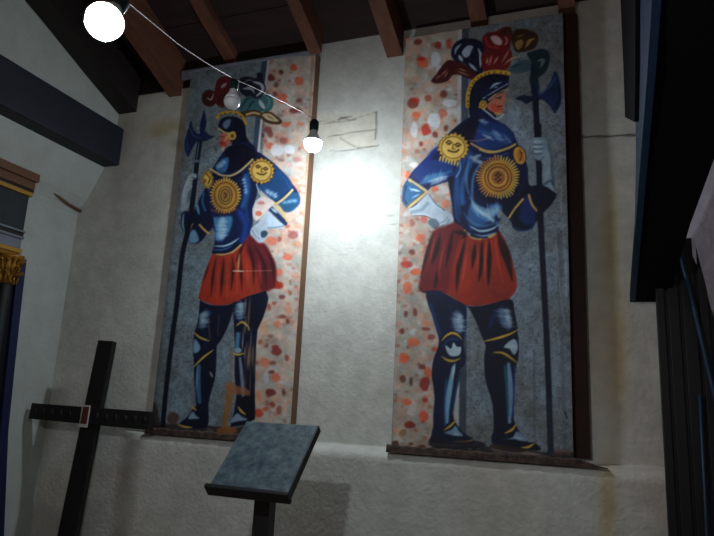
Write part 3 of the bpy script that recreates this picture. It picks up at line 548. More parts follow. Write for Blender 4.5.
    c.line([(212, 190), (209, 205), (213, 222)], 3, (30, 90, 160), soft=2); c.line([(206, 190), (205.5, 205)], 1.6, (120, 170, 200), alpha=.8)
    c.line([(246, 176), (247, 190), (243, 206)], 5, (30, 84, 170), soft=3); c.hatch((244, 178), (247, 194), 5, (4, -1.5), 1.8, (176, 206, 224), 42, .85); c.line([(240, 212), (246, 225), (243, 240)], 6, (20, 54, 150), soft=4)
    c.line([(248, 172), (249.5, 188), (246, 206), (249, 222)], 4, (26, 80, 160), taper=.7, soft=2.5, alpha=.6); c.line([(212, 176), (209, 190)], 2, (60, 120, 170), soft=1.5, alpha=.6)
    c.ell(225.6, 195.5, 16.5, 19, (10, 16, 50), soft=2)
    c.fill([(213, 218), (222, 217), (232, 217), (230, 230), (222, 240), (216, 240), (215, 228)], (60, 124, 176), soft=2.5); c.hatch((222, 218), (222, 239), 11, (11, -1.6), 1.4, (190, 214, 224), 43, .75, .3)
    c.line([(214, 246), (224, 246), (232, 243), (239, 238)], 2., (150, 190, 206), taper=.7); c.line([(213, 250), (224, 249.5), (232, 246)], 1.6, (40, 100, 180), taper=.6); c.line([(213, 252.5), (222, 252), (231, 249), (238, 244)], 2.2, (8, 14, 36))
    c.line([(217, 254.5), (225, 254.6), (233, 251.8), (241, 245)], 2., (200, 168, 96))
    # image-left arm
    c.fill([(207, 186), (203.5, 191), (199.5, 198), (196.5, 206), (193, 212), (185.5, 211), (181.5, 213), (180.5, 222), (182.5, 231), (186.5, 236), (188.5, 241), (191.5, 244), (198, 243.5), (203.5, 239), (207, 233.5), (211.5, 229), (214, 222), (210, 205)], (10, 20, 56), smooth=False, soft=.7)
    c.fill(Z(150, 200, (268, 270), (285, 220), (310, 208), (330, 240), (340, 280), (310, 300), (280, 296)), (104, 150, 186), soft=2); c.line(Z(150, 200, (235, 95), (228, 160), (240, 230)), 2., (110, 158, 190), taper=.6); c.line(Z(150, 200, (325, 20), (332, 60), (342, 100)), 3, (80, 140, 190), taper=.7); c.line(Z(150, 130, (372, 440), (365, 500), (385, 560)), 2.2, (40, 92, 160), soft=1.6)
    c.line(Z(150, 200, (345, 172), (375, 205), (408, 232)), 2., (204, 160, 80)); c.line(Z(150, 200, (270, 230), (290, 180), (300, 165)), 1.2, (170, 130, 90))
    # image-right arm
    c.fill([(258, 186), (264, 182), (275, 171), (284, 173), (292, 184), (286, 193), (276, 201), (266, 195)], (18, 62, 124), soft=1.5); c.hatch((266, 190), (277, 197), 6, (5, -4), 1.4, (176, 208, 220), 44, .8); c.line([(274, 166), (286, 180), (292, 190)], 3, (22, 70, 140), soft=2)
    c.line([(256.5, 184), (259, 192), (264, 199)], 1.1, (150, 190, 210)); c.fill([(280, 200), (290, 193), (298, 193), (300, 200), (298, 206), (290, 212), (283, 211), (277, 205)], (24, 78, 130), soft=1.5)
    c.hatch((283, 203), (296, 200), 6, (4, 3), 1.1, (160, 200, 214), 45, .8); c.line([(270, 208), (278, 216), (285, 223)], 5, (14, 44, 96)); c.line([(271, 208), (277, 213)], 2, (170, 204, 216), taper=.7)
    c.line([(276, 204), (284, 198.5), (292.5, 190)], 2.2, (206, 184, 116)); c.line([(275, 203), (281.5, 210), (287, 221)], 2.2, (206, 180, 96))
    c.fill([(253.5, 208), (256, 201), (262, 197), (270, 199), (274, 203), (270, 208), (262, 216), (256, 221), (253.5, 216)], (216, 200, 192), part=BORDER); c.ell(261, 203, 4, 1.8, (196, 130, 120), part=BORDER); c.ell(258.6, 213.5, 3.4, 2.6, (214, 116, 84), part=BORDER)
    c.line([(254, 219), (253, 210), (256, 202), (262, 197.5)], 1., (190, 204, 214))
    c.cur = GLOVES
    c.fill(Z(225, 200, (300, 78), (340, 115), (380, 150), (408, 172), (408, 195), (350, 200), (300, 206), (285, 262), (262, 292), (235, 298), (198, 278), (176, 240), (186, 195), (230, 158), (262, 120)), (176, 196, 212))
    c.fill(Z(225, 200, (250, 222), (280, 212), (298, 232), (275, 262), (252, 256)), (44, 74, 98)); c.line(Z(225, 200, (190, 210), (212, 250), (240, 270)), 1, (120, 140, 164)); c.line(Z(225, 200, (215, 205), (235, 240)), .9, (130, 150, 170)); c.line(Z(225, 200, (300, 195), (360, 190), (405, 182)), 1.4, (70, 110, 130), alpha=.7)
    c.cur = GLOVE2
    c.fill(Z(150, 130, (270, 318), (300, 303), (325, 310), (322, 345), (318, 385), (300, 415), (272, 440), (268, 500)) + Z(150, 200, (275, 0), (268, 50), (225, 75), (215, 40)) + Z(150, 130, (216, 520), (222, 440), (245, 370)), (150, 168, 178))
    for v in (335, 358, 380): c.line(Z(150, 130, (290, v-4), (322, v+4)), .9, (54, 70, 82))
    c.line(Z(150, 130, (232, 500), (240, 420), (262, 360)), 1.8, (186, 198, 204), alpha=.8, soft=1.2); c.line(Z(150, 130, (262, 500), (270, 440), (300, 400)), 1.6, (84, 98, 108), alpha=.8)
    c.line([(195, 181), (192.5, 205)], 4.4, (12, 20, 40), part=HALBERD); c.line([(189.5, 222), (187, 236)], 4.4, (10, 16, 34), part=HALBERD)
    # emblems
    c.cur = EMBLEM
    r = random.Random(6)
    for i in range(34):
        a = i*2*math.pi/34; e = r.uniform(.95, 1.05); c.line([(225.4+10*math.cos(a), 195.4+12*math.sin(a)), (225.4+14.8*e*math.cos(a), 195.4+17.3*e*math.sin(a))], 2.2, (202, 158, 66), taper=.3, smooth=False)
    c.ell(225.4, 195.4, 12.6, 14.8, (186, 128, 46)); c.ring(225.4, 195.4, 11, 13, 1.4, (120, 70, 26)); c.ell(225.4, 195.4, 8.6, 10.6, (196, 150, 66)); c.ring(225.4, 195.4, 6.8, 8.8, .9, (50, 30, 14)); c.ring(225.4, 195.4, 4.6, 6.2, 1, (54, 34, 14)); c.ell(225.4, 195.4, 3.2, 4.6, (150, 104, 46)); c.line([(224, 193), (226.5, 195), (224.5, 198)], 1, (50, 30, 16)); c.line([(212, 210), (222, 213), (236, 209)], 2, (170, 90, 36), soft=1.5, alpha=.6)
    c.cur = SUN1
    sunface(c, 261.5, 171, 13.6, 13.8, 18, 9); beard_face(c, 261.8, 170, 10.5, .3)
    c.cur = SUN2
    sunface(c, 207.6, 179.5, 6.3, 9.8, 12, 10); c.line([(206, 174), (210, 178), (208, 184)], 1.2, (70, 40, 14)); c.ell(205, 181, 1.6, 2.4, (150, 70, 30), alpha=.8)
    # skirt
    c.cur = SKIRT
    sk = [(211.8, 254), (207.5, 264.7), (203, 277), (198, 298.7), (203.5, 301.5), (211.8, 304.5), (219, 305.5), (227.6, 304.5), (239, 301), (249.4, 295.5), (261, 292), (266, 290), (271, 288.7), (279, 289), (282.5, 285), (276.5, 280), (276.5, 270), (275, 262), (271, 254), (264.8, 243.5), (258, 243), (249.4, 234.5), (242, 245), (233, 252.8), (222, 255.6)]
    c.fill(sk, (166, 46, 28), smooth=False)
    c.fill([(249, 235), (258, 243), (265, 244), (272, 256), (276, 268), (275, 286), (262, 291), (256, 270), (246, 250)], (104, 26, 34), soft=3)
    for p, w in [([(216, 258), (213, 275), (211, 296)], 3), ([(224, 258), (222, 280), (221, 296)], 3.2), ([(232, 256), (233, 270), (231, 290)], 3), ([(240, 250), (241, 268), (242, 290)], 3.2), ([(248, 244), (253, 262), (254, 284)], 3.6), ([(255, 246), (264, 264), (266, 286)], 3.6), ([(264, 247), (272, 262), (274, 284)], 3.4), ([(209, 264), (204, 280)], 2), ([(246, 240), (240, 252), (236, 262)], 3)]:
        c.line(p, w, (48, 12, 18), taper=.9, soft=1.8, alpha=.85)
    for p in [[(219, 262), (217, 300)], [(228, 262), (227, 298)], [(237, 262), (237, 294)], [(247, 262), (248, 288)], [(259, 262), (261, 284)]]: c.line(p, 1.8, (214, 78, 46), taper=.9, soft=1.5, alpha=.6)
    c.line([(239.5, 254), (238, 270.5)], 2.2, (186, 150, 104), taper=.5, soft=1.2, alpha=.75); c.line([(233, 271), (243, 271.2)], 1., (226, 210, 180)); c.line([(243, 271.2), (272, 270.6)], .6, (206, 150, 140), alpha=.7)
    c.line([(248, 275), (252, 292)], 2, (150, 84, 50), alpha=.5, soft=1.5)
    # legs
    c.cur = KNIGHT
    c.fill([(200, 301), (198, 320), (194.5, 332), (193, 347), (193.8, 361.5), (194.5, 383), (196, 404.6), (193.5, 408), (187, 417), (178.7, 424.5), (184, 428), (191.7, 429), (207.5, 426), (208.5, 404), (211.8, 390), (215.4, 376), (216.5, 357), (217, 346), (220.5, 341), (227.6, 327.5), (234.8, 306), (236, 301.5), (227.6, 305), (212, 305), (203, 302)], (8, 18, 48))
    c.fill([(232, 304), (247, 296.5), (266, 290.5), (268.5, 298), (267, 306), (263, 318), (257.5, 330), (256, 350), (255, 385), (255, 419), (245, 425), (230, 427), (234, 412), (236.5, 395), (234.5, 375), (235, 350), (234, 325)], (9, 18, 46), smooth=False)
    c.hatch((206, 311), (202, 328), 9, (12, -1.4), 1.7, (132, 172, 196), 51, .8, .25); c.hatch((204, 313), (202, 322), 5, (7, -1), 1.4, (180, 204, 216), 52, .6)
    c.fill(Z(150, 270, (308, 480), (345, 520), (345, 560), (305, 575)), (116, 160, 190), soft=1.5); c.line([(199, 366), (198, 384), (199.5, 402)], 5, (56, 110, 160), taper=.3, soft=1.6); c.line([(197.5, 366), (196.5, 390)], 1.8, (110, 156, 190), taper=.7); c.line([(204, 330), (206, 350)], 3, (10, 26, 70), soft=2)
    c.hatch((240, 303), (240, 319), 8, (12, -1.8), 1.9, (130, 170, 196), 53, .85, .2); c.hatch((241, 303), (241, 314), 5, (6, -1), 1.4, (186, 208, 218), 54, .6)
    c.line([(238, 334), (237, 350)], 4, (70, 124, 168), soft=1.5); c.line([(241, 332), (242, 344)], 1.8, (20, 40, 80)); c.ell(238, 350.5, 3.6, 2.6, (130, 170, 190))
    c.line([(240, 358), (242, 378), (243, 392), (244, 402)], 3.6, (140, 158, 176), taper=.4, soft=1.6, alpha=.85)
    c.fill([(241, 399), (253, 394), (254.5, 418), (246, 418), (241, 410)], (8, 12, 30), soft=1.5)
    for p in [Z(150, 270, (303, 430), (345, 468), (410, 494)), Z(150, 340, (305, 187), (370, 122), (440, 70)), Z(150, 375, (284, 213), (322, 247)), Z(150, 375, (196, 345), (240, 360), (292, 366)), Z(225, 270, (80, 388), (118, 362), (160, 392), (168, 420)), Z(150, 340, (565, 82), (610, 102), (655, 92)), Z(195, 375, (300, 222), (325, 255), (352, 275))]:
        c.line(p, 2.1, (206, 172, 70), taper=.6)
    c.fill(Z(150, 375, (265, 305), (297, 255), (320, 285), (345, 302), (300, 305)), (130, 158, 176)); c.fill(Z(195, 375, (245, 330), (290, 268), (325, 290), (365, 310), (300, 322)), (128, 156, 182), soft=1)
    # flaked paint running down the second leg
    r = random.Random(12)
    for i in range(26):
        x = r.uniform(243, 256); y = r.uniform(288, 372); l = r.uniform(10, 34); k = r.choice([(150, 118, 92), (168, 150, 134), (120, 92, 76), (134, 84, 56)])
        c.line([(x, y), (x-1+r.uniform(-.6, .6), y+l)], r.uniform(.7, 2.0), k, taper=.9, alpha=r.uniform(.45, .8))
    c.line([(232, 350), (231, 372), (232, 388)], 3, (140, 112, 84), soft=2, alpha=.6); c.fill(Z(150, 340, (520, 318), (560, 300), (610, 318), (680, 345), (690, 385), (600, 378), (545, 350)), (170, 104, 62), soft=2, alpha=.75)
    c.line([(210, 372), (212.5, 377)], 2, (170, 160, 150), taper=.5); c.line([(208, 318), (210, 340)], 1.2, (120, 96, 84), alpha=.6); c.line([(219, 315), (218, 335)], 1, (120, 104, 96), alpha=.5)
    c.finish(77)
    return c

def rgb_lin(a): 
    a = np.clip(a, 0, 255)/255.; return np.where(a <= .04045, a/12.92, ((a+.055)/1.055)**2.4)
def painted_panel(c, root, x0, x1, y, z0, z1, mt, step=.0055, words=''):
    nx = int((x1-x0)/step)+1; nz = int((z1-z0)/step)+1
    X, Zz = np.meshgrid(np.linspace(x0, x1, nx), np.linspace(z0, z1, nz)); Y = np.full_like(X, y)
    px, py = proj(X, Y, Zz); C = rgb_lin(c.sample(px, py)); P = np.stack([X, Y, Zz], -1)
    cx = (X[:-1, :-1]+X[1:, 1:])/2; cz = (Zz[:-1, :-1]+Zz[1:, 1:])/2; ix, iy = proj(cx, np.full_like(cx, y), cz); ids = c.ids(ix, iy)
    back = link('painted_background', grid_mesh('painted_background', P, C, ids == BG), mt, root); back['label'] = 'painted grey stone wall behind the knight'
    bo = link('painted_border', grid_mesh('painted_border', P, C, ids == BORDER), mt, root); bo['label'] = 'painted strip of red and orange marble chips'
    ha = link('painted_halberd', grid_mesh('painted_halberd', P, C, ids == HALBERD), mt, root); ha['label'] = 'painted dark blue halberd'
    kn = link('painted_knight', grid_mesh('painted_knight', P, C, ids == KNIGHT), mt, root); kn['label'] = 'painted knight in blue plate armour'
    for i, n, l in [(PLUME, 'plume', 'painted feathers of several colours'), (HELMET, 'helmet', 'painted dark helmet with gold rim'), (SKIRT, 'skirt', 'painted pleated red skirt'), (GLOVES, 'gauntlet', 'painted pale glove on the hip'), (GLOVE2, 'gauntlet', 'painted pale glove gripping the halberd'), (EMBLEM, 'chest_sun', 'painted golden sun on the chest'), (SUN1, 'shoulder_sun', 'painted golden sun face on the near shoulder'), (SUN2, 'shoulder_sun', 'painted golden sun face on the far shoulder'), (FACE, 'face', 'painted ruddy face')]:
        o = link(n, grid_mesh(n, P, C, ids == i), mt, kn); o['label'] = l
M_paint = mat('old_paint', (128, 128, 128), .62, var=.10, scale=60, bump=.12, bscale=120, vcol=True, spec=.3)
M_plaster = mat('plaster', (190, 186, 178), .9, var=.14, scale=9, bump=.55, bscale=34, vcol=True, spec=.2)
M_plaster2 = mat('plaster_left', (170, 176, 170), .9, var=.16, scale=5, bump=.5, bscale=30, spec=.2)
M_edge = mat('board_edge_wood', (120, 88, 66), .8, var=.3, scale=12, stretch=(1, 1, .2))
M_rafter = mat('rafter_wood', (104, 62, 44), .75, var=.45, scale=10, bump=.4, bscale=30, stretch=(1.5, .15, 1.5))
M_plank = mat('ceiling_plank_wood', (48, 31, 26), .8, var=.5, scale=8, bump=.5, bscale=25, stretch=(.2, 1.5, 1))
M_darkwood = mat('dark_wood', (34, 26, 24), .6, var=.4, scale=10, bump=.2, stretch=(.3, 1, 1))
M_beam = mat('blue_black_beam', (24, 30, 44), .65, var=.35, scale=5, bump=.2)
M_edge_shadow = mat('red_brown_edge_shadow', (54, 30, 24), .8, var=.4, scale=6)
M_black = mat('black_paint', (10, 10, 13), .8, var=.2, scale=8, spec=.12)
M_blue = mat('dark_blue_paint', (22, 50, 78), .5, var=.3, scale=6, spec=.4)
M_ink = mat('dark_blue_boards', (6, 8, 15), .5, var=.3, scale=5, stretch=(1, 1, .1))
M_cross = mat('black_cross_wood', (20, 17, 18), .6, var=.3, scale=14, bump=.3)
M_desk = mat('worn_blue_leather', (20, 38, 60), .55, scale=20, rgb2=(84, 102, 104), bump=.2, detail=9)
M_iron = mat('black_metal', (16, 16, 20), .5)
M_floor = mat('stone_floor', (110, 96, 84), .85, var=.3, scale=3)
M_gold = mat('gilt', (160, 112, 30), .4, var=.5, scale=30, metal=.3)
M_ochre = mat('ochre_paint', (170, 130, 48), .6, var=.2)
M_brownwood = mat('brown_wood', (104, 72, 50), .65, var=.25, scale=9, stretch=(1, .2, 1))
M_slate = mat('dark_panel', (36, 46, 50), .6, var=.5, scale=5)
M_grey = mat('grey_painted_wood', (120, 126, 138), .6, var=.3, scale=8)
M_royal = mat('deep_blue_paint', (14, 26, 66), .55, var=.3)
M_socket = mat('dark_green_plastic', (16, 44, 44), .4)
M_wire = mat('red_white_cord', (44, 32, 32), .5)
M_off = mat('frosted_bulb_glass', (225, 232, 236), .25)
M_on = emis('lit_bulb_glass', (.84, .92, 1.0), LUX2); M_on1 = emis('lit_bulb_glass_near', (.86, .93, 1.0), LUX1)
M_plate = mat('dull_red_plate', (92, 46, 40), .5, var=.4, scale=60)
M_white = mat('chipped_white', (190, 186, 180), .6)
M_rubble = mat('crumbling_wood', (84, 66, 56), .9, rgb2=(26, 21, 21), scale=22, bump=.8, bscale=40)

# ------------------------------------------------------------------ walls
def wall_back():
    st = .011
    prof = [(3.965, 0), (3.965, 1.19), (3.968, 1.21), (3.978, 1.228), (3.992, 1.24), (4.01, 1.249), (4.05, 1.257), (4.1, 1.268), (4.1, 4.75)]
    pts = []
    for (a, b), (c, d) in zip(prof, prof[1:]):
        n = max(1, int(math.hypot(c-a, d-b)/st)); pts += [(a+(c-a)*i/n, b+(d-b)*i/n) for i in range(n)]
    pts.append(prof[-1]); pts = np.array(pts)
    xs = np.arange(-4.6, 1.75, st); X = np.tile(xs, (len(pts), 1)); Y = np.tile(pts[:, :1], (1, len(xs))); Zz = np.tile(pts[:, 1:], (1, len(xs)))
    tl_ = np.clip((-3.112-X)/np.where(Zz > 1.262, .012, .3), 0, 1); tl_ = tl_*tl_*(3-2*tl_)*np.clip((4.125-Zz)/.015, 0, 1); Y = Y*(1-tl_)+4.035*tl_
    px, py = proj(X, Y, Zz)
    h, w = X.shape
    n1 = noise2(h, w, 9, 1, 4); n2 = noise2(h, w, 60, 2, 3); n3 = noise2(h, w, 5, 3, 3)
    C = np.zeros((h, w, 3)); C[:] = (184, 186, 178); C *= (.88+.2*n1+.06*n2)[..., None]
    def blend(mask, col, a=1.):
        k = np.clip(mask, 0, 1)[..., None]*a; C[:] = C*(1-k)+np.array(col, float)*k
    g = lambda x0, y0, sx, sy: np.exp(-((px-x0)/sx)**2-((py-y0)/sy)**2)
    blend(g(168, 126, 18, 7)*(.2+n1*1.2), (166, 150, 104), .6); blend(g(158, 133, 12, 6)*(.2+n1), (160, 144, 100), .5); blend(g(178, 145, 8, 6), (150, 136, 100), .5)
    blend(g(612, 240, 9, 55)*(.3+n1*1.3), (168, 152, 96), .65); blend(g(618, 350, 9, 60)*(.3+n1*1.3), (170, 152, 100), .6); blend(g(608, 510, 9, 45)*(.3+n1*1.3), (176, 152, 104), .7); blend(g(600, 330, 20, 60)*n1, (170, 140, 90), .4)
    blend(np.clip((px-575)/60, 0, 1)*np.clip(n3*1.3-.3, 0, 1), (168, 132, 116), .6)
    blend(np.clip((460-py)/-8, 0, 1)*np.clip((n3-.45)*3, 0, 1), (178, 160, 142), .4)
    blend(np.clip((px-668)/15, 0, 1), (200, 190, 206), .9)  # wall beyond the stair coloured paler to make up for light blocked there
    blend(g(125, 130, 10, 30), (120, 110, 96), .35); blend(g(118, 190, 8, 30), (140, 136, 128), .3)
    # old repair outlined in the plaster
    blend(((px > 316) & (px < 376) & (py > 113+(345-px)*.02) & (py < 148)).astype(float), (196, 184, 160), .35)
    def crack(P, wd, col=(60, 54, 50), a=.8, rag=.6):
        q = spline(P, False, 6); d = np.full(px.shape, 9e9)
        sel = (px > q[:, 0].min()-4) & (px < q[:, 0].max()+4) & (py > q[:, 1].min()-4) & (py < q[:, 1].max()+4) & (Y > 4.05 if P[0][1] < 445 else Y > 0)
        xx, yy = px[sel], py[sel]; dd = np.full(xx.shape, 9e9)
        for u, v in zip(q[:-1], q[1:]):
            l = max(np.hypot(*(v-u)), 1e-6); t = np.clip(((xx-u[0])*(v[0]-u[0])+(yy-u[1])*(v[1]-u[1]))/l/l, 0, 1); dd = np.minimum(dd, np.hypot(xx-u[0]-t*(v[0]-u[0]), yy-u[1]-t*(v[1]-u[1])))
        m_ = np.zeros(px.shape); m_[sel] = np.clip(.5+(wd/2-dd)/.8, 0, 1)*np.clip(.35+n2[sel]*.7, 0, 1); blend(m_, col, a)
    crack([(376, 112), (376.5, 125), (375.5, 139)], 1.6); crack([(328, 137), (350, 133), (376, 130)], 1.); crack([(340, 138), (352, 145), (360, 148), (378, 146)], 1.); crack([(330, 151), (350, 150), (379, 145)], .9, a=.6)
    crack([(338, 120), (345, 118), (350, 120.5), (356, 119)], 1.8, a=.55); crack([(316, 124), (345, 121), (376, 112)], .8, a=.4); crack([(340, 118), (352, 116)], 1.); crack([(310, 122), (335, 121)], .8, a=.5)
    crack([(575, 137), (600, 136.5), (636, 135)], 1.8, (44, 36, 34), 1.)
    for i in range(16):
        r = random.Random(i+50); x = r.uniform(300, 395); y = r.uniform(180, 440); crack([(x, y), (x+r.uniform(3, 9), y+r.uniform(-2, 2))], .7, (120, 116, 110), .5)
    o = link('wall_back', grid_mesh('wall_back', np.stack([X, Y, Zz], -1), rgb_lin(C), None, True), M_plaster)
    sol = o.modifiers.new('thick', 'SOLIDIFY'); sol.thickness = .12; sol.offset = -1
    # normals face the room
    me = o.data
    me.flip_normals() if me.polygons[0].normal.y > 0 else None
    return struct(o, 'whitewashed plaster back wall with a ledge at chest height')
wall_back()
bm = bmesh.new()   # left wall: plaster with a step under the painted beam
pr = [(-4.6, 0), (-4.225, 0), (-4.225, 3.05), (-4.21, 3.1), (-4.14, 3.2), (-3.99, 3.5), (-3.92, 3.52), (-3.92, 6.4), (-4.6, 6.4)]
pr = [(x*.984 if x > -4.5 else x, 1.55+(z-1.55)*.984 if 0 < z < 6 else z) for x, z in pr]
hexa(bm, [(x, 4.15, z) for x, z in pr], [(x, -2.5, z) for x, z in pr])
struct(obj('wall_left', bm, M_plaster2), 'plaster left wall that thickens under the dark beam')
bm = bmesh.new(); box(bm, 1.7, 1.82, -2.5, 4.3, 0, 4.9); struct(obj('wall_right', bm, M_plaster2))
bm = bmesh.new(); box(bm, -4.6, 1.82, -2.5, 4.3, -.1, 0); struct(obj('floor', bm, M_floor))
SL = .372
def zc(y, z=4.35): return z+(4.1-y)*SL
bm = bmesh.new(); r = random.Random(2); y = 4.14
while y > -2.4:     # boards laid across the rafters
    w = r.uniform(.17, .24); y2 = y-w; dz = r.uniform(0, .006)
    hexa(bm, [(-4.6, y, zc(y)+dz), (1.82, y, zc(y)+dz), (1.82, y2+.006, zc(y2)+dz), (-4.6, y2+.006, zc(y2)+dz)], [(-4.6, y, zc(y)+.03), (1.82, y, zc(y)+.03), (1.82, y2+.006, zc(y2)+.03), (-4.6, y2+.006, zc(y2)+.03)])
    y = y2
hexa(bm, [(-4.6, 4.14, zc(4.14)+.032), (1.82, 4.14, zc(4.14)+.032), (1.82, -2.4, zc(-2.4)+.032), (-4.6, -2.4, zc(-2.4)+.032)], [(-4.6, 4.14, zc(4.14)+.06), (1.82, 4.14, zc(4.14)+.06), (1.82, -2.4, zc(-2.4)+.06), (-4.6, -2.4, zc(-2.4)+.06)])
struct(obj('ceiling', bm, M_plank), 'dark boarded ceiling sloping up from the back wall')
bm = bmesh.new(); box(bm, -3.92, -1.98, 4.045, 4.11, 4.12, 4.36); struct(obj('trim_1', bm, M_darkwood), 'dark board along the top of the back wall')
# rafters
G = 'rafters under the boarded ceiling'
def rafter(xa, xb, zb, label, y0=4.095):
    bm = bmesh.new(); y1 = -2.3; ya = y0
    hexa(bm, [(xa, y0, zc(y0, zb)), (xb, y0, zc(y0, zb)), (xb, y0, zc(y0)+.002), (xa, y0, zc(y0)+.002)], [(xa, y1, zc(y1, zb)), (xb, y1, zc(y1, zb)), (xb, y1, zc(y1)+.002), (xa, y1, zc(y1)+.002)])
    # a few cuts along the length with a slight wander
    bmesh.ops.subdivide_edges(bm, edges=[e for e in bm.edges if abs(e.verts[0].co.y-e.verts[1].co.y) > 3], cuts=14)
    rr = random.Random(label)
    for v in bm.verts:
        if y1+.1 < v.co.y < y0-.1: v.co.x += rr.uniform(-.006, .006); v.co.z += rr.uniform(-.004, 0)
    tag(obj('rafter', bm, M_darkwood if 'deep' in label else M_rafter), label, 'rafter', G)
rafter(-3.853, -3.66, 3.92, 'deep rafter running along the top of the left wall', 4.03)
rafter(-3.33, -3.208, 4.02, 'rafter ending just left of the left painting')
rafter(-2.80, -2.69, 4.27, 'rafter ending above the middle of the left painting')
rafter(-1.985, -1.885, 4.15, 'rafter ending at the top right corner of the left painting', 3.975)
rafter(-1.385, -1.26, 4.14, 'rafter ending at the top left corner of the right painting')
rafter(-.74, -.62, 4.27, 'rafter ending above the middle of the right painting')
rafter(-.13, -.02, 4.25, 'rafter ending at the top right corner of the right painting')
# painted beam along the left wall
bm = bmesh.new(); box(bm, -4.09, -3.769, -2.3, 4.03, 3.454, 3.794)
tag(obj('wall_beam', bm, M_beam, bevel=.012), 'thick blue-black beam along the upper left wall', 'beam')
# thin brown batten sloping to the corner
bm = bmesh.new(); tube(bm, [onx(34, 183, -4.12), onx(52, 192, -4.122), onx(68, 204, -4.125), onx(84, 213, -4.13)], .013, 8)
struct(obj('trim_2', bm, M_brownwood, smooth=True), 'thin brown batten running into the corner below the beam')

# ------------------------------------------------------------------ the two painted panels
def board(root, x0, x1, z0, z1):
    bm = bmesh.new(); box(bm, x0, x1, 4.0012, 4.085, z0, z1); obj('board', bm, M_edge, root)['label'] = 'brown wooden edge of the panel'
    if x0 > -2:
        bm = bmesh.new(); box(bm, x1+.002, x1+.095, 4.06, 4.092, z0+.03, z1+.015); obj('edge_shadow_board', bm, M_edge_shadow, root)['label'] = 'dark red-brown board partly standing in for the shadow at the right edge'  # added dark strip, partly the panel's edge shadow put into colour
zt = 4.222
Lr = tag(empty('knight_painting', (-2.51, 4.04, 1.262)), 'narrower tall painting of a knight facing left, nearer the corner', 'painting', 'painted knight panels')
Rr = tag(empty('knight_painting', (-.66, 4.04, 1.262)), 'wider tall painting of a knight facing right, beside the dark stair', 'painting', 'painted knight panels')
def quiet(o, root): o.matrix_parent_inverse = Matrix.Translation(-Vector(root.location))
lx0, lx1, rx0, rx1 = -3.105, -1.945, -1.213, -.102
painted_panel(paint_left(), Lr, lx0, lx1, 4.0, 1.275, zt, M_paint)
painted_panel(paint_right(), Rr, rx0, rx1, 4.0, 1.275, zt, M_paint)
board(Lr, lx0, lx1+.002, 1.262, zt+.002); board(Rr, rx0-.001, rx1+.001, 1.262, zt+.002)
bm = bmesh.new(); box(bm, lx0-.09, lx1+.01, 3.985, 4.03, zt+.003, zt+.022); box(bm, lx0-.09, lx0-.002, 3.99, 4.03, zt-.045, zt+.003); obj('top_moulding', bm, M_grey, Lr)
for root in (Lr, Rr):
    for ch in root.children: quiet(ch, root)
def plank(x0, x1, tip, label, zb=1.2515):
    bm = bmesh.new(); n = 40; rr = random.Random(label)
    xs = np.linspace(x0, x1, n); rows = []
    for i, x in enumerate(xs):
        t = 1.0 if x < x1-tip else max(.08, (x1-x)/tip); h = .045*t+rr.uniform(-.004, .006)*t
        y0 = 3.955+rr.uniform(-.003, .003)
        rows.append([bm.verts.new(p) for p in ((x, y0, zb), (x, y0+.004, zb+h*.8), (x, 3.974, zb+h), (x, 3.996, zb+h*.9), (x, 3.996, zb))])
    for a, b in zip(rows, rows[1:]):
        for k in range(5): bm.faces.new((a[k], a[(k+1) % 5], b[(k+1) % 5], b[k]))
    bm.faces.new(rows[0]); bm.faces.new(rows[-1][::-1])
    return tag(obj('plank', bm, M_rubble), label, 'plank')
plank(-3.12, -1.93, .02, 'crumbling dark plank at the foot of the narrower painting', 1.2495)
plank(-1.235, .085, .16, 'crumbling dark plank at the foot of the wider painting', 1.2495)

# ------------------------------------------------------------------ bulbs on a cord
GB = 'light bulbs strung on one cord'
def bulb(P, axis, s, lit, label, m_lit=None):
    root = tag(empty('light_bulb', P), label, 'light bulb', GB)
    a = Vector(axis).normalized(); root.rotation_mode = 'QUATERNION'; root.rotation_quaternion = Vector((0, 0, 1)).rotation_difference(a)
    bm = bmesh.new()     # local +z points to the socket, origin at the middle of the glass
    lathe(bm, [(r_*s, z_*s) for r_, z_ in [(0, -.034), (.012, -.0325), (.022, -.028), (.030, -.018), (.0335, -.004), (.0325, .006), (0, .006)]], 28)
    obj('glass', bm, (m_lit or M_on) if lit else M_off, root, smooth=True)['label'] = 'glowing white glass' if lit else 'unlit white glass'
    bm = bmesh.new(); lathe(bm, [(r_*s, z_*s) for r_, z_ in [(0, .0065), (.0325, .0065), (.027, .020), (.020, .031), (.0155, .040), (.0145, .052), (0, .052)]], 28)
    obj('body', bm, M_off, root, smooth=True)['label'] = 'white opaque upper body'
    bm = bmesh.new(); lathe(bm, [(0, .05*s), (.0165*s, .05*s), (.018*s, .055*s), (.018*s, .085*s), (.014*s, .092*s), (.006*s, .098*s), (0, .098*s)], 20); obj('socket', bm, M_socket, root, smooth=True)
    return np.array(P)+np.array(a)*.098*s
P1 = atd(105, 21, 1.32); a1 = (-.25, .15, .95)
B1 = bulb(P1, (-.15, .5, .85), 1.16, True, 'large lit bulb nearest, high on the left', M_on1)
P0 = atd(232, 101, 3.05)
B0 = bulb(P0, (.02, 0, 1), 1.2, False, 'unlit white bulb in front of the left knight plume')
P2 = ony(313, 143, 3.44)
B2 = bulb(P2, (0, 0, 1), 1.7, True, 'lit bulb glaring on the wall between the paintings')
bm = bmesh.new()
def sag(a, b, s, n=16): return [a+(b-a)*t-np.array([0, 0, s*4*t*(1-t)]) for t in np.linspace(0, 1, n)]
pts = sag(B1, atd(178, 44, 2.2), .0)[:-1]+sag(atd(178, 44, 2.2), B0, .005)[:-1]+sag(B0, B2, -.01)
tube(bm, pts, .0022, 6); Bc = sag(B1, atd(60, -60, 1.1), .0); tube(bm, Bc, .0022, 6)
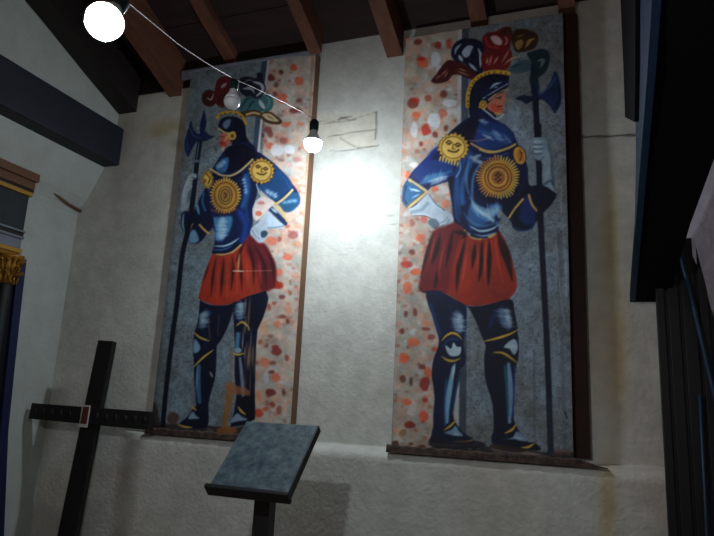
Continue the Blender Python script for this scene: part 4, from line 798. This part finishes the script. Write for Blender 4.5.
tag(obj('electric_cord', bm, M_wire, smooth=True), 'thin cord carrying the three bulbs towards the wall', 'cord')

# ------------------------------------------------------------------ cross leaning on the back wall
def lean(x, y):   # plane through (y 3.72, z 0) and (y 3.95, z 2)
    d = ray(x, y); n = np.array([0, 2.0, -.17]); return CP+d*(n@(np.array([0, 3.69, 0])-CP))/(n@d)
cr = tag(empty('cross', (lean(66, 536)[0], 3.69, 0)), 'black wooden cross leaning in the left corner', 'cross')
th = np.array([0, .045, -.006])
tl, trr, bl, br = lean(98, 340), lean(113, 341), lean(57, 536), lean(75, 536)
dl = (tl-bl); dr = (trr-br); bl = bl-dl*(bl[2]-.01)/dl[2]; br = br-dr*(br[2]-.01)/dr[2]
bm = bmesh.new(); hexa(bm, [tl, trr, br, bl], [p+th for p in (tl, trr, br, bl)]); up = obj('upright', bm, M_cross, cr, bevel=.004)
q = [lean(33, 403), lean(151, 411.5), lean(149, 430), lean(29.5, 418.5)]; f_ = np.array([0, -.012, 0])
bm = bmesh.new(); hexa(bm, [p+f_ for p in q], [p+th for p in q]); cb = obj('crossbar', bm, M_cross, cr, bevel=.004)
for i in range(13):
    t = (i+.5)/13
    if .38 < t < .55: continue
    c_ = (q[0]*(1-t)+q[1]*t)*.5+(q[3]*(1-t)+q[2]*t)*.5+np.array([0, -.012, 0])
    bm = bmesh.new(); bmesh.ops.create_uvsphere(bm, u_segments=10, v_segments=6, radius=1); 
    for v in bm.verts: v.co = Vector(tuple(c_))+Vector((v.co.x*.022, v.co.y*.006, v.co.z*.03))
    obj('boss', bm, M_cross, cb, smooth=True)
q2 = [lean(84, 405), lean(92, 405.5), lean(88.5, 427.5), lean(80.5, 427)]; g_ = np.array([0, -.018, 0])
bm = bmesh.new(); hexa(bm, [p+g_ for p in q2], [p+f_*1.01 for p in q2]); pl = obj('plaque', bm, M_white, cr); pl['label'] = 'small chipped white and red plaque'
q3 = [lean(85.2, 406.5), lean(91, 407), lean(88.2, 424), lean(82, 423.5)]
bm = bmesh.new(); hexa(bm, [p+g_*1.12 for p in q3], [p+g_*.98 for p in q3]); obj('inscription_field', bm, M_plate, pl)['label'] = 'dull red field of the plaque'
for ch in list(cr.children): quiet(ch, cr)

# ------------------------------------------------------------------ lectern
LX, LY, LZ = -1.52, 2.868, 1.275; T = .779
le = tag(empty('lectern', (LX, LY+.03, 0)), 'dark lectern with a tilted worn blue reading desk', 'lectern')
Rm = Matrix.Translation((LX, LY, LZ)) @ Matrix.Rotation(T, 4, 'X')
bm = bmesh.new(); box(bm, -.21, .21, -.213, .213, -.018, 0, Rm); de = obj('desk_top', bm, M_desk, le, bevel=.003)
bm = bmesh.new(); box(bm, -.212, .212, -.214, .214, -.04, -.019, Rm); box(bm, .206, .214, -.214, .214, -.04, .002, Rm); obj('desk_frame', bm, M_iron, le, bevel=.002)
bm = bmesh.new(); box(bm, -.222, .222, -.236, -.214, -.042, .022, Rm); obj('book_stop', bm, M_iron, le, bevel=.006)
bm = bmesh.new(); box(bm, LX-.043, LX+.043, LY+.0, LY+.07, .04, LZ-.05); box(bm, LX-.055, LX+.055, LY-.05, LY+.08, LZ-.17, LZ-.13); obj('post', bm, M_iron, le, bevel=.004)
bm = bmesh.new(); box(bm, LX-.045, LX+.045, LY-.09, LY+.10, LZ-.2, LZ-.155); obj('bracket', bm, M_iron, le, bevel=.006)
for ax in (0, 1):
    bm = bmesh.new()
    if ax: box(bm, LX-.26, LX+.26, LY, LY+.06, .0, .045)
    else: box(bm, LX-.03, LX+.03, LY-.23, LY+.29, .0, .046)
    obj('foot', bm, M_iron, le, bevel=.006)
for ch in list(le.children): quiet(ch, le)

# ------------------------------------------------------------------ altarpiece at the left edge
XA = -4.10
al = tag(empty('altarpiece', (-4.16, 3.0, 0)), 'edge of a painted altarpiece with gilt capital on the left wall', 'altarpiece')
zz = lambda x, y, X=XA: float(onx(x, y, X)[2]); yy = lambda x, y, X=XA: float(onx(x, y, X)[1])
ye = yy(36, 180)
def shelf(name, x_px, ya, yb, X, mt, end=0., parent=al, lab=None):
    z1, z0 = zz(x_px, ya, X), zz(x_px, yb, X); bm = bmesh.new(); box(bm, -4.215, X, 2.2, ye-end, z0, z1); o = obj(name, bm, mt, parent, bevel=.003)
    if lab: o['label'] = lab
    return o
shelf('cornice', 0, 157.5, 166.5, -4.06, M_brownwood, 0, lab='brown upper cornice'); shelf('cornice', 0, 168, 176.5, -4.085, M_brownwood, .01, lab='brown lower cornice')
shelf('moulding', 0, 166, 168.5, -4.10, M_darkwood); shelf('moulding', 0, 176.5, 180, -4.10, M_darkwood); shelf('moulding', 0, 180, 184.5, -4.09, M_ochre, .015, lab='ochre strip')
shelf('frieze_panel', 0, 184.5, 223, -4.12, M_slate, .02, lab='dark slate coloured frieze')
shelf('moulding', 0, 223, 225, -4.09, M_grey, .02, lab='grey strip'); shelf('moulding', 0, 225, 229.5, -4.11, M_darkwood, .02); shelf('moulding', 0, 229.5, 232, -4.09, M_grey, .025, lab='grey strip')
shelf('frieze_panel', 0, 232, 243, -4.11, M_grey, .03, lab='grey lower frieze'); shelf('moulding', 0, 243, 247.5, -4.085, M_ochre, .03, lab='ochre strip'); shelf('moulding', 0, 248, 252, -4.10, M_gold, .05, lab='gilt strip')
zt_ = zz(0, 252, -4.11)
ed = [(28, 252), (22, 300), (14.5, 370), (8.5, 430), (4, 536), (2, 600)]
def strip(name, xo, w0, w1, mt, lab):
    R_ = [onx(x, y, xo) for x, y in ed]; bot = R_[-1]+(R_[-1]-R_[-2])*(R_[-1][2]/max(R_[-2][2]-R_[-1][2], .01)); R_.append(bot)
    P_ = [p-np.array([0, w0, 0]) for p in R_]; Q_ = [p-np.array([0, w1, 0]) for p in R_]
    for p in (P_[0], Q_[0]): p[2] = zt_
    poly = P_+Q_[::-1]; bm = bmesh.new(); hexa(bm, poly, [(-4.215, p[1], p[2]) for p in poly]); obj(name, bm, mt, al)['label'] = lab
strip('edge_strip', -4.12, 0, .07, M_royal, 'deep blue outer strip'); strip('side_panel', -4.15, .071, .9, M_ink, 'near-black board behind the pillar')
c0 = onx(9, 252, -4.08); c1 = onx(9, 284, -4.08); yc = float(c1[1])-.015; zc0, zc1 = float(c0[2])-.02, float(c1[2])
col = empty('pillar', (0, 0, 0)); col.parent = al
bm = bmesh.new(); lathe(bm, [(.045, 0), (.045, .03), (.04, .3), (.034, zc1-.03), (.04, zc1)], 20)
for v in bm.verts: v.co += Vector((-4.09, yc, 0))
obj('shaft', bm, M_slate, col, smooth=True)['label'] = 'grey round shaft'
bm = bmesh.new(); H = zc0-zc1; lathe(bm, [(0, 0), (.056, 0), (.062, .02), (.05, .03), (.056, H*.45), (.075, H*.62), (.07, H*.7), (.09, H*.9), (.098, H), (0, H)], 24)
for v in bm.verts: v.co += Vector((-4.09, yc, zc1))
for k in range(14):      # curling leaves and scrolls
    a = k*2*math.pi/14; R0 = .062+(k % 2)*.006
    for zs, zh in ((.03, .42), (.40, .85)):
        p = [(-4.09+(R0+dr_)*math.cos(a), yc+(R0+dr_)*math.sin(a), zc1+H*(zs+(zh-zs)*t)) for t, dr_ in ((0, 0), (.4, .004), (.8, .018), (1, .034), (.9, .044))]
        tube(bm, p, [.008, .011, .011, .009, .005], 6)
obj('capital', bm, M_gold, col, smooth=True)['label'] = 'gilt leafy capital'
for ch in list(al.children): quiet(ch, al)

# ------------------------------------------------------------------ dark stair at the right
def onplane(x, y, p, n): d = ray(x, y); p = np.array(p, float); n = np.array(n, float); return CP+d*(n@(p-CP))/(n@d)
p0 = ony(630, 302, 4.05); sx = p0[0]; dirv = onx(652, 0, sx)-p0; nrm = np.cross(dirv, [1, 0, 0])
U = lambda x, y: onplane(x, y, p0, nrm)
st = tag(empty('stair', (.6, 2.5, 0)), 'dark stair flight descending overhead at the right edge', 'stair')
up_ = np.array([0, 0, .30])
A = [p0, p0+dirv*1.35, U(668, 300)+(U(652, 0)-p0)*0, U(690, 225)]
e0 = U(668, 302); e1 = U(690, 225); e2 = U(716, 154); e3 = U(760, 34)
far = p0+dirv*1.15
e4 = np.array([e3[0]+.3, far[1], far[2]])
quadA = [p0, far, e4, e3, e2, e1, e0]
bm = bmesh.new(); hexa(bm, quadA, [p+np.array([0, 0, .05]) for p in quadA]); obj('soffit', bm, M_black, st)['label'] = 'black underside of the flight'
g = [onx(630, 301, sx-.002), onx(641, 154, sx-.002), onx(647, 77, sx-.002), onx(652, 0, sx-.002), onx(656, -60, sx-.002), onx(622, -60, sx-.002), onx(635, 0, sx-.002), onx(635, 77, sx-.002), onx(636, 154, sx-.002), onx(634.5, 240, sx-.002)]
bm = bmesh.new(); hexa(bm, g, [p+np.array([.03, 0, 0]) for p in g]); obj('stringer', bm, M_blue, st)['label'] = 'dark blue side board of the flight'
g = [onx(625, 117, sx-.02), onx(634.5, 122, sx-.02), onx(635.2, 77, sx-.02), onx(635.5, 0, sx-.02), onx(635, -60, sx-.02), onx(617, -60, sx-.02), onx(620.5, 0, sx-.02), onx(623.5, 70, sx-.02)]
bm = bmesh.new(); hexa(bm, g, [p+np.array([.015, 0, 0]) for p in g]); obj('hanging_board', bm, M_black, st)['label'] = 'near-black board hanging beside the stringer'
for ch in list(st.children): quiet(ch, st)
# boarded screen under the stair
YB = 3.93
sc = tag(empty('stair_screen', (.75, YB, 0)), 'blue-black boarded screen with slanting handrail under the stair', 'screen')
hl = lambda x: ony(690, 226, YB)[2]+(x-ony(690, 226, YB)[0])*((ony(711, 308, YB)-ony(690, 226, YB))[2]/(ony(711, 308, YB)-ony(690, 226, YB))[0])
xa = float(ony(657.5, 330, YB)[0]); xe = 1.3
zcap = float(U(660, 303)[2])+.02
def topz(x): return max(.3, min(float(hl(x)), float(ony(657, 240, YB)[2])))
bm = bmesh.new(); xs = np.linspace(xa, xe, 12)
pts = [(x, YB, topz(x)) for x in xs]+[(xe, YB, 0), (xa, YB, 0)]
hexa(bm, pts, [(x, y+.02, z) for x, y, z in pts]); obj('panel', bm, M_ink, sc)
x = xa
k = 0
while x < xe-.03:
    w = .042+.012*((k*7) % 3); bm = bmesh.new(); t0, t1 = topz(x), topz(x+w)
    hexa(bm, [(x, YB-.001, 0), (x+w, YB-.001, 0), (x+w, YB-.001, t1), (x, YB-.001, t0)], [(x, YB-.018, 0), (x+w, YB-.018, 0), (x+w, YB-.018, t1), (x, YB-.018, t0)])
    obj('batten', bm, M_ink, sc, bevel=.003); x += w+.02; k += 1
bm = bmesh.new(); tube(bm, [ony(676, 236, YB-.06), ony(694, 308, YB-.06), ony(712, 385, YB-.06), ony(740, 500, YB-.06)], .011, 10); obj('handrail', bm, M_blue, sc, smooth=True)['label'] = 'slanting dark blue rail'
bm = bmesh.new(); tube(bm, [ony(700, 395, YB-.05), ony(707, 536, YB-.05), ony(711, 640, YB-.05)], .008, 8); obj('upright_rail', bm, M_blue, sc, smooth=True)['label'] = 'thin upright blue rail'
for ch in list(sc.children): quiet(ch, sc)

# ------------------------------------------------------------------ daylight-less room: dim warm ambience from the rest of the church
w = bpy.data.worlds.new('ambience'); S.world = w; w.use_nodes = True
bg = w.node_tree.nodes['Background']; bg.inputs[0].default_value = (1.0, .62, .50, 1); bg.inputs[1].default_value = AMB
